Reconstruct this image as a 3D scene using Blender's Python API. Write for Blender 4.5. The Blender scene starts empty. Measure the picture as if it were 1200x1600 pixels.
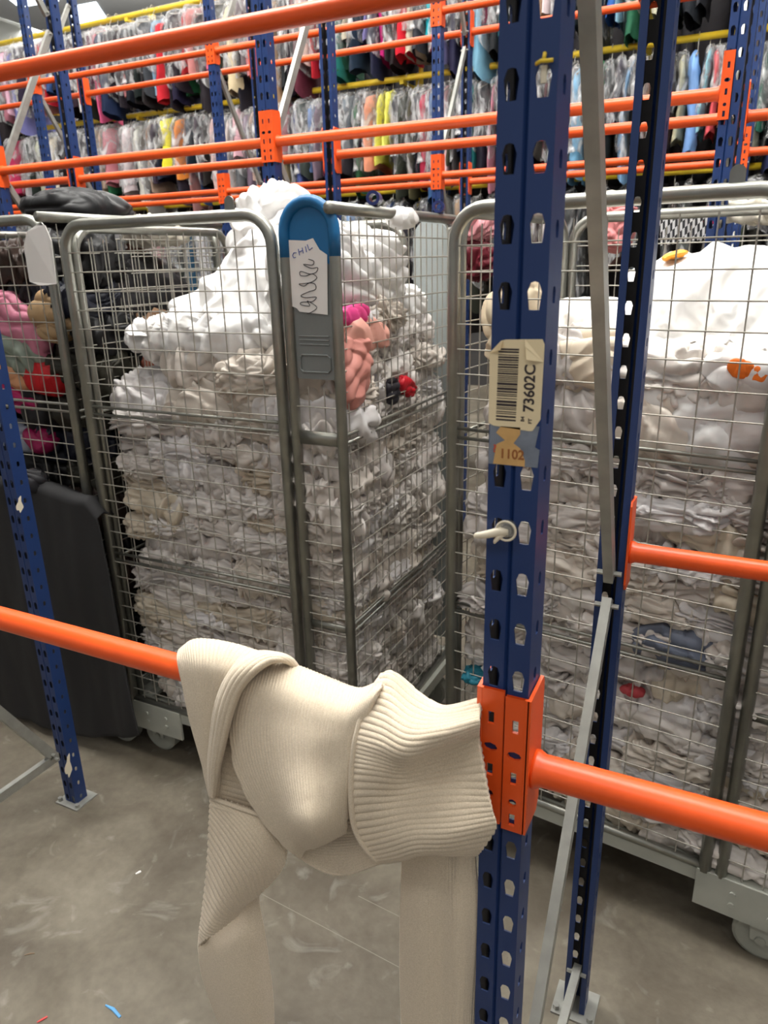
import bpy, math, random
import numpy as np
from mathutils import Vector, Matrix

random.seed(7)
C = bpy.context.scene.collection
SC = bpy.context.scene
PI = math.pi

# ------------------------------------------------------------------ camera
FPX, PITCH, YAW, ROLL, CAMH = 1149.0, .330386, .465513, -.02368, 1.55
_cy, _sy, _cp, _sp = math.cos(YAW), math.sin(YAW), math.cos(PITCH), math.sin(PITCH)
FW = np.array([-_sy * _cp, _cy * _cp, -_sp])
_R0 = np.array([_cy, _sy, 0.])
_U0 = np.cross(_R0, FW)
RT = math.cos(ROLL) * _R0 + math.sin(ROLL) * _U0
UP = -math.sin(ROLL) * _R0 + math.cos(ROLL) * _U0
cd = bpy.data.cameras.new('camera')
cam = bpy.data.objects.new('camera', cd)
C.objects.link(cam)
cd.sensor_fit = 'VERTICAL'
cd.sensor_height = 24.0
cd.lens = FPX / 1600 * 24.0
cd.clip_start = .02
cd.dof.use_dof = True
cd.dof.focus_distance = 1.1
cd.dof.aperture_fstop = 6.5
cam.matrix_world = Matrix([[RT[0], UP[0], -FW[0], 0], [RT[1], UP[1], -FW[1], 0],
                           [RT[2], UP[2], -FW[2], CAMH], [0, 0, 0, 1]])
SC.camera = cam


def at_y(x, y, Y):
    """World point seen at photo pixel x, y on the vertical plane at depth Y."""
    r = FW + RT * (x - 600) / FPX - UP * (y - 800) / FPX
    return Vector(r * Y / r[1]) + Vector((0, 0, CAMH))


def at_x(x, y, X):
    r = FW + RT * (x - 600) / FPX - UP * (y - 800) / FPX
    return Vector(r * X / r[0]) + Vector((0, 0, CAMH))


def at_z(x, y, Z):
    r = FW + RT * (x - 600) / FPX - UP * (y - 800) / FPX
    return Vector(r * (Z - CAMH) / r[2]) + Vector((0, 0, CAMH))


# ------------------------------------------------------------------ light, world, exposure
SC.view_settings.view_transform = 'Standard'
SC.view_settings.look = 'None'
SC.view_settings.gamma = 1
SC.view_settings.use_curve_mapping = False
SC.view_settings.exposure = 0.17
W = bpy.data.worlds.new('hall_air')
SC.world = W
W.use_nodes = True
W.node_tree.nodes['Background'].inputs[0].default_value = (1.0, .98, .95, 1)
W.node_tree.nodes['Background'].inputs[1].default_value = .33


def strip_light(name, loc, sx, sy, power, col=(1, .97, .92)):
    ld = bpy.data.lights.new(name, 'AREA')
    ld.shape = 'RECTANGLE'
    ld.size, ld.size_y, ld.energy, ld.color = sx, sy, power, col
    o = bpy.data.objects.new(name, ld)
    C.objects.link(o)
    o.location = loc
    return o


strip_light('ceiling_strip_light', (-1.2, 1.6, 4.2), 6.0, .35, 74)
strip_light('ceiling_strip_light', (.6, -1.2, 4.2), 6.0, .35, 56)
strip_light('ceiling_strip_light', (-2.5, 4.3, 4.3), 8.0, .35, 120)
strip_light('ceiling_strip_light', (-4.5, 7.2, 4.3), 8.0, .35, 120)
for _x, _y in ((-1.2, 1.6), (-4.5, 7.2)):   # added upward fill lamps, put in to brighten the ceiling
    strip_light('added_ceiling_uplight', (_x, _y, 4.32), 6.0, .3, 700).rotation_euler = (PI, 0, 0)


# ------------------------------------------------------------------ materials
def s2l(c):
    return tuple((x / 255 / 12.92) if x / 255 <= .04045 else ((x / 255 + .055) / 1.055) ** 2.4 for x in c)


def mat(name, col, rough=.5, metal=0., var=.0, scale=20., bump=0., bscale=200., col2=None, spec=.5, coat=0.):
    m = bpy.data.materials.new(name)
    m.use_nodes = True
    nt = m.node_tree
    b = nt.nodes['Principled BSDF']
    c = s2l(col) + (1,)
    b.inputs['Base Color'].default_value = c
    b.inputs['Roughness'].default_value = rough
    b.inputs['Metallic'].default_value = metal
    b.inputs['Specular IOR Level'].default_value = spec
    b.inputs['Coat Weight'].default_value = coat
    tc = nt.nodes.new('ShaderNodeTexCoord')
    if var or col2:
        n = nt.nodes.new('ShaderNodeTexNoise')
        n.inputs['Scale'].default_value = scale
        n.inputs['Detail'].default_value = 6
        nt.links.new(tc.outputs['Object'], n.inputs['Vector'])
        r = nt.nodes.new('ShaderNodeValToRGB')
        r.color_ramp.elements[0].position = .35
        r.color_ramp.elements[1].position = .68
        r.color_ramp.elements[0].color = (s2l(col2) + (1,)) if col2 else tuple(x * (1 - var) for x in c[:3]) + (1,)
        r.color_ramp.elements[1].color = c
        nt.links.new(n.outputs['Fac'], r.inputs['Fac'])
        nt.links.new(r.outputs['Color'], b.inputs['Base Color'])
    if bump:
        n2 = nt.nodes.new('ShaderNodeTexNoise')
        n2.inputs['Scale'].default_value = bscale
        n2.inputs['Detail'].default_value = 4
        nt.links.new(tc.outputs['Object'], n2.inputs['Vector'])
        bp = nt.nodes.new('ShaderNodeBump')
        bp.inputs['Strength'].default_value = bump
        bp.inputs['Distance'].default_value = .002
        nt.links.new(n2.outputs['Fac'], bp.inputs['Height'])
        nt.links.new(bp.outputs['Normal'], b.inputs['Normal'])
    return m


def emit(name, col, strength):
    m = bpy.data.materials.new(name)
    m.use_nodes = True
    b = m.node_tree.nodes['Principled BSDF']
    b.inputs['Base Color'].default_value = s2l(col) + (1,)
    b.inputs['Emission Color'].default_value = s2l(col) + (1,)
    b.inputs['Emission Strength'].default_value = strength
    return m


def cloth_mat(name, rough=.7, sheen=.15, bump=.25):
    """Cloth whose colour is the object's own colour."""
    m = bpy.data.materials.new(name)
    m.use_nodes = True
    nt = m.node_tree
    b = nt.nodes['Principled BSDF']
    oi = nt.nodes.new('ShaderNodeObjectInfo')
    tc = nt.nodes.new('ShaderNodeTexCoord')
    n = nt.nodes.new('ShaderNodeTexNoise')
    n.inputs['Scale'].default_value = 9
    n.inputs['Detail'].default_value = 5
    nt.links.new(tc.outputs['Object'], n.inputs['Vector'])
    mx = nt.nodes.new('ShaderNodeMix')
    mx.data_type = 'RGBA'
    mx.blend_type = 'MULTIPLY'
    r = nt.nodes.new('ShaderNodeValToRGB')
    r.color_ramp.elements[0].position = .3
    r.color_ramp.elements[0].color = (.80, .77, .73, 1)
    r.color_ramp.elements[1].position = .6
    r.color_ramp.elements[1].color = (1, 1, 1, 1)
    nt.links.new(n.outputs['Fac'], r.inputs['Fac'])
    mx.inputs['Factor'].default_value = .8
    nt.links.new(oi.outputs['Color'], mx.inputs['A'])
    nt.links.new(r.outputs['Color'], mx.inputs['B'])
    nt.links.new(mx.outputs['Result'], b.inputs['Base Color'])
    b.inputs['Roughness'].default_value = rough
    b.inputs['Specular IOR Level'].default_value = .35
    b.inputs['Sheen Weight'].default_value = sheen
    n2 = nt.nodes.new('ShaderNodeTexNoise')
    n2.noise_type = 'RIDGED_MULTIFRACTAL'
    n2.inputs['Scale'].default_value = 16
    n2.inputs['Detail'].default_value = 3
    n2.inputs['Distortion'].default_value = 1.2
    nt.links.new(tc.outputs['Object'], n2.inputs['Vector'])
    bp = nt.nodes.new('ShaderNodeBump')
    bp.inputs['Strength'].default_value = bump
    bp.inputs['Distance'].default_value = .01
    nt.links.new(n2.outputs['Fac'], bp.inputs['Height'])
    nt.links.new(bp.outputs['Normal'], b.inputs['Normal'])
    return m


M = dict(
    blue=mat('blue_enamel', (24, 52, 104), .42, var=.12, scale=6, bump=.05, bscale=60),
    channel=mat('dark_channel_steel', (38, 36, 38), .6, var=.2),  # inner faces of the uprights, darker than the blue outside
    orange=mat('orange_enamel', (236, 88, 28), .36, var=.10, scale=8, bump=.06, bscale=40),
    galv=mat('galvanised_steel', (168, 168, 162), .42, .55, var=.18, scale=30),
    zinc=mat('zinc_tube', (158, 158, 150), .33, .8, var=.2, scale=18),
    wire=mat('zinc_wire', (172, 168, 158), .4, .45),
    base=mat('painted_base_steel', (174, 176, 166), .5, .1, var=.15, scale=12),
    panel_grey=mat('grey_panel_sheet', (126, 130, 128), .45, .25, var=.1, scale=9),
    panel_pale=mat('pale_grey_panel_sheet', (176, 184, 184), .5, .1, var=.1, scale=7),
    panel_blue=mat('blue_panel_paint', (22, 104, 158), .4, var=.1, scale=12),
    rubber=mat('dark_rubber', (36, 36, 38), .7),
    wheel=mat('grey_wheel', (150, 152, 142), .5, var=.1),
    ring=mat('navy_plastic', (30, 42, 96), .35),
    paper=mat('white_paper', (226, 222, 218), .8, var=.03),
    label=mat('cream_label_paper', (232, 214, 176), .7, var=.06, scale=30),
    oldlabel=mat('torn_brown_label', (222, 176, 112), .75, var=.25, scale=40),
    residue=mat('grey_label_residue', (128, 136, 150), .8, var=.3, scale=60),
    ink=mat('dark_ink', (52, 44, 48), .8),
    brownink=mat('faded_brown_ink', (150, 92, 48), .8),
    redink=mat('faded_red_ink', (196, 84, 60), .8),
    blueink=mat('blue_marker_ink', (62, 84, 170), .7),
    blackink=mat('black_marker_ink', (42, 42, 48), .7),
    tagwhite=mat('ivory_plastic', (222, 212, 190), .45),
    bolt=mat('bright_bolt_steel', (190, 190, 188), .25, .9),
    yellow=mat('yellow_enamel', (228, 196, 44), .45, var=.12),
    cloth=cloth_mat('washed_cotton', .50, 0, .22),
    garment=cloth_mat('garment_fabric', .75, 0, .3),
    black_cloth=mat('black_cover_fabric', (30, 29, 31), .75, var=.2, scale=5, bump=.3, bscale=35),
    ceiling=mat('ceiling_panel', (196, 198, 198), .8, var=.05, scale=2),
    wall=mat('dark_wall_paint', (70, 68, 68), .8, var=.1, scale=2),
    girder=mat('white_girder_paint', (222, 224, 220), .6),
    skylight=emit('skylight_glow', (236, 246, 255), 3.5),
    blueplastic=mat('light_blue_plastic', (96, 160, 210), .4),
    redplastic=mat('red_plastic', (190, 50, 50), .4),
    whitebit=mat('white_scrap', (226, 224, 220), .6),
)


def plastic_mat():
    m = bpy.data.materials.new('clear_poly_cover')
    m.use_nodes = True
    nt = m.node_tree
    out = nt.nodes['Material Output']
    b = nt.nodes['Principled BSDF']
    b.inputs['Base Color'].default_value = (.78, .79, .80, 1)
    b.inputs['Roughness'].default_value = .22
    b.inputs['Specular IOR Level'].default_value = .8
    tr = nt.nodes.new('ShaderNodeBsdfTransparent')
    tr.inputs[0].default_value = (.95, .95, .95, 1)
    mx = nt.nodes.new('ShaderNodeMixShader')
    tc = nt.nodes.new('ShaderNodeTexCoord')
    n = nt.nodes.new('ShaderNodeTexNoise')
    n.inputs['Scale'].default_value = 14
    n.inputs['Detail'].default_value = 5
    n.inputs['Distortion'].default_value = 1.5
    mp = nt.nodes.new('ShaderNodeMapping')
    mp.inputs['Scale'].default_value = (1.6, .8, .45)
    nt.links.new(tc.outputs['Object'], mp.inputs['Vector'])
    nt.links.new(mp.outputs['Vector'], n.inputs['Vector'])
    r = nt.nodes.new('ShaderNodeValToRGB')
    r.color_ramp.elements[0].position = .40
    r.color_ramp.elements[0].color = (.08, .08, .08, 1)
    r.color_ramp.elements[1].position = .66
    r.color_ramp.elements[1].color = (.60, .60, .60, 1)
    nt.links.new(n.outputs['Fac'], r.inputs['Fac'])
    nt.links.new(r.outputs['Color'], mx.inputs['Fac'])
    nt.links.new(tr.outputs[0], mx.inputs[1])
    nt.links.new(b.outputs[0], mx.inputs[2])
    nt.links.new(mx.outputs[0], out.inputs['Surface'])
    bp = nt.nodes.new('ShaderNodeBump')
    bp.inputs['Strength'].default_value = .4
    bp.inputs['Distance'].default_value = .012
    nt.links.new(n.outputs['Fac'], bp.inputs['Height'])
    nt.links.new(bp.outputs['Normal'], b.inputs['Normal'])
    return m


M['plastic'] = plastic_mat()


def concrete():
    m = bpy.data.materials.new('worn_concrete')
    m.use_nodes = True
    nt = m.node_tree
    b = nt.nodes['Principled BSDF']
    tc = nt.nodes.new('ShaderNodeTexCoord')

    def noise(scale, detail, dist=0.):
        n = nt.nodes.new('ShaderNodeTexNoise')
        n.inputs['Scale'].default_value = scale
        n.inputs['Detail'].default_value = detail
        n.inputs['Distortion'].default_value = dist
        nt.links.new(tc.outputs['Object'], n.inputs['Vector'])
        return n

    def ramp(n, p0, c0, p1, c1):
        r = nt.nodes.new('ShaderNodeValToRGB')
        r.color_ramp.elements[0].position, r.color_ramp.elements[1].position = p0, p1
        r.color_ramp.elements[0].color, r.color_ramp.elements[1].color = c0, c1
        nt.links.new(n.outputs['Fac'], r.inputs['Fac'])
        return r

    def mix(kind, a, bb, fac):
        x = nt.nodes.new('ShaderNodeMix')
        x.data_type = 'RGBA'
        x.blend_type = kind
        x.inputs['Factor'].default_value = fac
        nt.links.new(a.outputs[0] if a.type == 'VALTORGB' else a.outputs['Result'], x.inputs['A'])
        nt.links.new(bb.outputs[0], x.inputs['B'])
        return x
    g = s2l((122, 115, 102)) + (1,)
    d = s2l((84, 76, 65)) + (1,)
    base = ramp(noise(1.7, 8, .6), .3, d, .7, g)
    st = ramp(noise(4.5, 10, 1.2), .35, (.62, .58, .52, 1), .6, (1.05, 1.05, 1.03, 1))
    sp = ramp(noise(42, 6), .3, (.86, .85, .83, 1), .66, (1.06, 1.06, 1.05, 1))
    lt = ramp(noise(6.5, 12, 2.5), .60, (0, 0, 0, 1), .74, (.10, .10, .095, 1))
    x = mix('MULTIPLY', base, st, .75)
    x = mix('MULTIPLY', x, sp, .9)
    x = mix('ADD', x, lt, .8)
    nt.links.new(x.outputs['Result'], b.inputs['Base Color'])
    b.inputs['Roughness'].default_value = .62
    bp = nt.nodes.new('ShaderNodeBump')
    bp.inputs['Strength'].default_value = .25
    bp.inputs['Distance'].default_value = .004
    n3 = noise(60, 8)
    nt.links.new(n3.outputs['Fac'], bp.inputs['Height'])
    nt.links.new(bp.outputs['Normal'], b.inputs['Normal'])
    return m


M['floor'] = concrete()


# ------------------------------------------------------------------ helpers
class MB:
    def __init__(s):
        s.v, s.f, s.m = [], [], []

    def add(s, verts, faces, mi=0):
        n = len(s.v)
        s.v += [tuple(p) for p in verts]
        s.f += [tuple(i + n for i in f) for f in faces]
        s.m += [mi] * len(faces)

    def box(s, lo, hi, mi=0, mtx=None):
        x0, y0, z0 = lo
        x1, y1, z1 = hi
        v = [Vector(p) for p in ((x0, y0, z0), (x1, y0, z0), (x1, y1, z0), (x0, y1, z0), (x0, y0, z1), (x1, y0, z1), (x1, y1, z1), (x0, y1, z1))]
        if mtx is not None:
            v = [mtx @ p for p in v]
        s.add(v, [(0, 3, 2, 1), (4, 5, 6, 7), (0, 1, 5, 4), (1, 2, 6, 5), (2, 3, 7, 6), (3, 0, 4, 7)], mi)

    def tube(s, pts, r, n=10, closed=False, cap=True, mi=0, rs=None):
        P = [Vector(p) for p in pts]
        k = len(P)
        rings = []
        up = None
        for i in range(k):
            if closed:
                t = (P[(i + 1) % k] - P[i - 1]).normalized()
            else:
                t = (P[min(i + 1, k - 1)] - P[max(i - 1, 0)]).normalized()
            if up is None:
                a = Vector((0, 0, 1)) if abs(t.z) < .9 else Vector((1, 0, 0))
                u = t.cross(a).normalized()
            else:
                u = (up - t * up.dot(t))
                u = u.normalized() if u.length > 1e-6 else t.orthogonal().normalized()
            up = u
            w = t.cross(u)
            rr = rs[i] if rs else r
            rings.append([P[i] + (u * math.cos(2 * PI * j / n) + w * math.sin(2 * PI * j / n)) * rr for j in range(n)])
        v = [p for g in rings for p in g]
        f = []
        for i in range(k if closed else k - 1):
            a, b = i * n, ((i + 1) % k) * n
            for j in range(n):
                f.append((a + j, a + (j + 1) % n, b + (j + 1) % n, b + j))
        if cap and not closed:
            f.append(tuple(reversed(range(n))))
            f.append(tuple((k - 1) * n + j for j in range(n)))
        s.add(v, f, mi)

    def prism(s, poly, axis_vec, o=(0, 0, 0), ux=(1, 0, 0), uy=(0, 1, 0), mi=0):
        """2-D outline poly in the plane ux, uy at o, extruded along axis_vec."""
        o, ux, uy, a = Vector(o), Vector(ux), Vector(uy), Vector(axis_vec)
        n = len(poly)
        v = [o + ux * p[0] + uy * p[1] for p in poly]
        v += [p + a for p in v]
        f = [tuple(reversed(range(n))), tuple(range(n, 2 * n))]
        f += [(i, (i + 1) % n, n + (i + 1) % n, n + i) for i in range(n)]
        s.add(v, f, mi)

    def strip(s, u0, u1, cells, th, o, ux, uy, un, mi=0, mi_back=None):
        """A sheet u0..u1 wide made of stacked cells (z0, z1, hole outline of 8 points or None), th thick; un is outward."""
        o, ux, uy, un = Vector(o), Vector(ux), Vector(uy), Vector(un)
        mb_ = mi if mi_back is None else mi_back

        def P(a, b, d):
            return o + ux * a + uy * b - un * d
        um = (u0 + u1) / 2
        for z0, z1, hole in cells:
            if hole is None:
                q = [(u0, z0), (u1, z0), (u1, z1), (u0, z1)]
                s.add([P(a, b, 0) for a, b in q], [(0, 1, 2, 3)], mi)
                s.add([P(a, b, th) for a, b in q], [(3, 2, 1, 0)], mb_)
                continue
            zm = (z0 + z1) / 2
            # hole points counter-clockwise from lower left: ll, lm, lr, rm, ur, um, ul, lm
            outer = [(u0, z0), (um, z0), (u1, z0), (u1, zm), (u1, z1), (um, z1), (u0, z1), (u0, zm)]
            v = [P(a, b, 0) for a, b in outer] + [P(a, b, 0) for a, b in hole]
            s.add(v, [(i, (i + 1) % 8, 8 + (i + 1) % 8, 8 + i) for i in range(8)], mi)
            v = [P(a, b, th) for a, b in outer] + [P(a, b, th) for a, b in hole]
            s.add(v, [(8 + i, 8 + (i + 1) % 8, (i + 1) % 8, i) for i in range(8)], mb_)
            v = [P(a, b, 0) for a, b in hole] + [P(a, b, th) for a, b in hole]
            s.add(v, [((i + 1) % 8, i, 8 + i, 8 + (i + 1) % 8) for i in range(8)], mi)

    def mesh(s, name, mats, smooth=False):
        me = bpy.data.meshes.new(name)
        me.from_pydata(s.v, [], s.f)
        for mm in (mats if isinstance(mats, (list, tuple)) else [mats]):
            me.materials.append(mm)
        me.polygons.foreach_set('material_index', s.m)
        if smooth:
            me.polygons.foreach_set('use_smooth', [True] * len(s.f))
        me.update()
        return me

    def build(s, name, mats, parent=None, smooth=False, loc=None):
        o = bpy.data.objects.new(name, s.mesh(name, mats, smooth))
        C.objects.link(o)
        if parent:
            o.parent = parent
        if loc is not None:
            o.location = loc
        return o


def tag(o, label=None, cat=None, group=None, kind=None):
    if label:
        o['label'] = label
    if cat:
        o['category'] = cat
    if group:
        o['group'] = group
    if kind:
        o['kind'] = kind
    return o


def thing(name, label, cat, loc=(0, 0, 0), rz=0, group=None):
    o = bpy.data.objects.new(name, None)
    C.objects.link(o)
    o.empty_display_size = .05
    o.location = loc
    o.rotation_euler = (0, 0, rz)
    return tag(o, label, cat, group)


def arc(c, r, a0, a1, n, ux=(1, 0, 0), uy=(0, 0, 1)):
    c, ux, uy = Vector(c), Vector(ux), Vector(uy)
    return [c + (ux * math.cos(a0 + (a1 - a0) * i / n) + uy * math.sin(a0 + (a1 - a0) * i / n)) * r for i in range(n + 1)]


# vectorised gradient noise
_rng = np.random.RandomState(3)
_perm = _rng.permutation(256)
_perm = np.concatenate([_perm, _perm, _perm])
_grad = _rng.normal(size=(256, 3))
_grad /= np.linalg.norm(_grad, axis=1)[:, None]


def pnoise(p):
    p = np.asarray(p, float)
    i = np.floor(p).astype(int)
    f = p - i
    w = f * f * f * (f * (f * 6 - 15) + 10)
    out = 0
    for dx in (0, 1):
        for dy in (0, 1):
            for dz in (0, 1):
                h = _perm[(_perm[(_perm[(i[..., 0] + dx) & 255] + i[..., 1] + dy) & 255] + i[..., 2] + dz) & 255]
                g = _grad[h]
                d = f - np.array([dx, dy, dz])
                wt = np.where(dx, w[..., 0], 1 - w[..., 0]) * np.where(dy, w[..., 1], 1 - w[..., 1]) * np.where(dz, w[..., 2], 1 - w[..., 2])
                out = out + wt * (g * d).sum(-1)
    return out


def grid_mesh(name, P, mats, smooth=True, wrap=False):
    """P: nv x nu x 3 array of points."""
    nv, nu = P.shape[:2]
    me = bpy.data.meshes.new(name)
    ii, jj = np.meshgrid(np.arange(nv - 1), np.arange(nu if wrap else nu - 1), indexing='ij')
    a = ii * nu + jj
    b = ii * nu + (jj + 1) % nu
    q = np.stack([a, b, b + nu, a + nu], -1).reshape(-1, 4)
    me.from_pydata(P.reshape(-1, 3).tolist(), [], q.tolist())
    for mm in (mats if isinstance(mats, (list, tuple)) else [mats]):
        me.materials.append(mm)
    me.polygons.foreach_set('use_smooth', [smooth] * len(q))
    me.update()
    return me


def grid_normals(P):
    du = np.gradient(P, axis=1)
    dv = np.gradient(P, axis=0)
    n = np.cross(du, dv)
    return n / np.maximum(np.linalg.norm(n, axis=-1, keepdims=True), 1e-9)


def text_obj(name, body, size, mtx, m, parent, extrude=.00015, sx=1.0, bold=.022):
    cu = bpy.data.curves.new(name, 'FONT')
    cu.body = body
    cu.size = size
    cu.extrude = extrude
    cu.offset = bold * size
    cu.align_x, cu.align_y = 'LEFT', 'BOTTOM_BASELINE'
    t = bpy.data.objects.new(name + '_tmp', cu)
    C.objects.link(t)
    bpy.context.view_layer.update()
    dg = bpy.context.evaluated_depsgraph_get()
    me = bpy.data.meshes.new_from_object(t.evaluated_get(dg))
    bpy.data.objects.remove(t)
    me.transform(mtx @ Matrix.Diagonal((sx, 1, 1, 1)))
    me.materials.clear()
    me.materials.append(m)
    me.name = name
    o = bpy.data.objects.new(name, me)
    C.objects.link(o)
    o.parent = parent
    return o


# ------------------------------------------------------------------ setting
def struct(name, lo, hi, m):
    b = MB()
    b.box(lo, hi)
    return tag(b.build(name, m), kind='structure')


struct('floor', (-14, -4, -.1), (8, 14, 0), M['floor'])
struct('wall_back', (-14, 9.0, 0), (8, 9.2, 3.9), M['wall'])
b = MB()
for k in range(12):
    b.box((-14, -4 + k * 1.5, 5.0), (8, -4 + k * 1.5 + 1.48, 5.06))
tag(b.build('ceiling', M['ceiling']), kind='structure')
b = MB()
b.box((-13.9, 14.2, 0), (8, 14.4, 5.0))
tag(b.build('wall_far', M['ceiling']), kind='structure')
# skylights in the ceiling, seen at the top left
def sky_panel(pts):
    b = MB()
    b.add([at_z(x, y, 4.99) for x, y in pts] + [at_z(x, y, 4.99) + Vector((0, 0, .03)) for x, y in pts],
          [(3, 2, 1, 0), (4, 5, 6, 7), (0, 1, 5, 4), (1, 2, 6, 5), (2, 3, 7, 6), (3, 0, 4, 7)])
    return b


tag(sky_panel([(112, 40), (166, 28), (150, 4), (108, 12)]).build('window_1', M['skylight']), kind='structure')
tag(sky_panel([(30, 12), (92, 2), (70, -14), (10, -4)]).build('window_2', M['skylight']), kind='structure')
tag(sky_panel([(-30, 72), (12, 66), (4, 56), (-40, 62)]).build('window_3', M['skylight']), kind='structure')
b = MB()   # white roof girder: two flanges and a web
a0, a1 = at_y(-40, 18, 7.4), at_y(80, 58, 7.4)
dv = (a1 - a0)
for dz, hw in ((0, .1), (-.42, .1)):
    b.prism([(-hw, 0), (hw, 0), (hw, .03), (-hw, .03)], dv, a0 + Vector((0, 0, dz)), (0, 1, 0), (0, 0, 1))
b.prism([(-.015, -.42), (.015, -.42), (.015, 0), (-.015, 0)], dv, a0, (0, 1, 0), (0, 0, 1))
tag(b.build('trim_1', M['girder']), kind='structure')
b = MB()   # pale joint scratched across the concrete
for p, q in (((400, 1392), (640, 1520)), ((560, 1400), (760, 1500))):
    A, B = at_z(*p, .0006), at_z(*q, .0006)
    n = (B - A).cross(Vector((0, 0, 1))).normalized() * .0009
    b.add([A - n, A + n, B + n, B - n], [(0, 1, 2, 3)])
tag(b.build('trim_2', mat('pale_scratch', (128, 123, 112), .7)), kind='structure')

# ------------------------------------------------------------------ pallet-rack parts
HOLE = [(-.0040, -.0105), (0, -.0107), (.0040, -.0105), (.0054, .0), (.0036, .0103), (0, .0112), (-.0036, .0103), (-.0054, .0)]
HOLE = [(-.0042, -.0105), (0, -.0107), (.0042, -.0105), (.0060, .0035), (.0034, .0103), (0, .0112), (-.0034, .0103), (-.0060, .0035)]
UW, UD, LIP = .0225, .042, .0112      # half width, depth, lip of an upright
PITCH_H = .05


def upright_mesh(height, first):
    """Closed face towards -Y at y = 0, open side at y = UD; a groove runs down the face; keyhole slots at a 50 mm pitch."""
    b = MB()
    cells = []
    z = 0.0
    zc = first
    while zc + .025 < height:
        if zc - .025 > z + 1e-6:
            cells.append((z, zc - .025, None))
        cells.append((zc - .025, zc + .025, zc))
        z = zc + .025
        zc += PITCH_H
    cells.append((z, height, None))

    def holes(uc, sc=1., sq=False):
        out = []
        for z0, z1, h in cells:
            if h is None:
                out.append((z0, z1, None))
            elif sq:
                out.append((z0, z1, [(uc + x * .8, h + y * .62) for x, y in HOLE]))
            else:
                out.append((z0, z1, [(uc + x * sc, h + y * sc) for x, y in HOLE]))
        return out
    t = .0018
    X, Z, Yv = (1, 0, 0), (0, 0, 1), (0, 1, 0)
    b.strip(-UW, -.0022, holes(-.0120), t, (0, 0, 0), X, Z, (0, -1, 0), 0, 1)
    b.strip(.0022, UW, holes(.0120), t, (0, 0, 0), X, Z, (0, -1, 0), 0, 1)
    for s in (-1, 1):   # groove
        b.add([(s * .0022, 0, 0), (0, .003, 0), (0, .003, height), (s * .0022, 0, height)], [(0, 1, 2, 3) if s < 0 else (3, 2, 1, 0)], 0)
    # side flanges
    b.strip(0, UD, holes(.021, 1, True), t, (UW, 0, 0), Yv, Z, (1, 0, 0), 0, 1)
    b.strip(-UD, 0, holes(-.021, 1, True), t, (-UW, 0, 0), (0, -1, 0), Z, (-1, 0, 0), 0, 1)
    # return lips on the open side
    b.box((UW - LIP, UD - t, 0), (UW, UD, height))
    b.box((-UW, UD - t, 0), (-UW + LIP, UD, height))
    return b.mesh('upright', [M['blue'], M['channel']])


FIRST = (1.166 % PITCH_H)
UPRIGHT_TALL = upright_mesh(3.6, FIRST)
UPRIGHT_MAIN = upright_mesh(2.95, FIRST)


def foot_plate(parent, x, y0, y1):
    b = MB()
    b.box((x - .045, y0 - .02, 0), (x + .045, y1 + .02, .005))
    for sx in (-1, 1):
        b.tube([(x + sx * .036, y0 - .008, .005), (x + sx * .036, y0 - .008, .016)], .007, 6)
    return b.build('foot_plate', M['galv'], parent)


def brace(parent, p, q, w=.026, d=.016):
    """Galvanised channel from p to q in a frame's own YZ plane: web to the right, two flanges."""
    p, q = Vector(p), Vector(q)
    a = (q - p)
    t = a.normalized()
    side = t.cross(Vector((1, 0, 0))).normalized()
    b = MB()
    e = .0022
    poly = [(0, -w / 2), (d, -w / 2), (d, -w / 2 + e), (e, -w / 2 + e), (e, w / 2 - e), (d, w / 2 - e), (d, w / 2), (0, w / 2)]
    poly = [(d / 2 - x, y) for x, y in poly]
    b.prism(poly, a, p, (1, 0, 0), side)
    b.tube([p + t * .012 + Vector((-.02, 0, 0)), p + t * .012 + Vector((.02, 0, 0))], .0045, 6)
    b.tube([q - t * .012 + Vector((-.02, 0, 0)), q - t * .012 + Vector((.02, 0, 0))], .0045, 6)
    return b.build('diagonal_brace', M['galv'], parent)


def rack_frame(label, x, yf, yr, me, nodes, group=None, rear_turned=True):
    """Front upright (face towards the viewer) and rear upright (face away) tied by zig-zag braces. yf: front face, yr: rear open side."""
    r = thing('rack_frame', label, 'rack', (x, yf, 0), 0, group)
    o = bpy.data.objects.new('upright', me)
    C.objects.link(o)
    o.parent = r
    o.location = (0, 0, .004)
    o2 = bpy.data.objects.new('upright', me)
    C.objects.link(o2)
    o2.parent = r
    o2.location = (0, yr - yf + (UD if rear_turned else 0), .004)
    o2.rotation_euler = (0, 0, PI if rear_turned else 0)
    foot_plate(r, 0, 0, UD)
    foot_plate(r, 0, yr - yf, yr - yf + UD)
    for (y0, z0), (y1, z1) in nodes:
        brace(r, (0, y0, z0), (0, y1, z1))
    return r


def plate_slot(cx, cz, w, h, rnd=False):
    if rnd:
        return [(cx + w / 2 * math.cos(a), cz + h / 2 * math.sin(a)) for a in [(-135 + 45 * i) * PI / 180 for i in range(8)]]
    return [(cx - w / 2, cz - h / 2), (cx, cz - h / 2), (cx + w / 2, cz - h / 2), (cx + w / 2, cz), (cx + w / 2, cz + h / 2), (cx, cz + h / 2), (cx - w / 2, cz + h / 2), (cx - w / 2, cz)]


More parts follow.
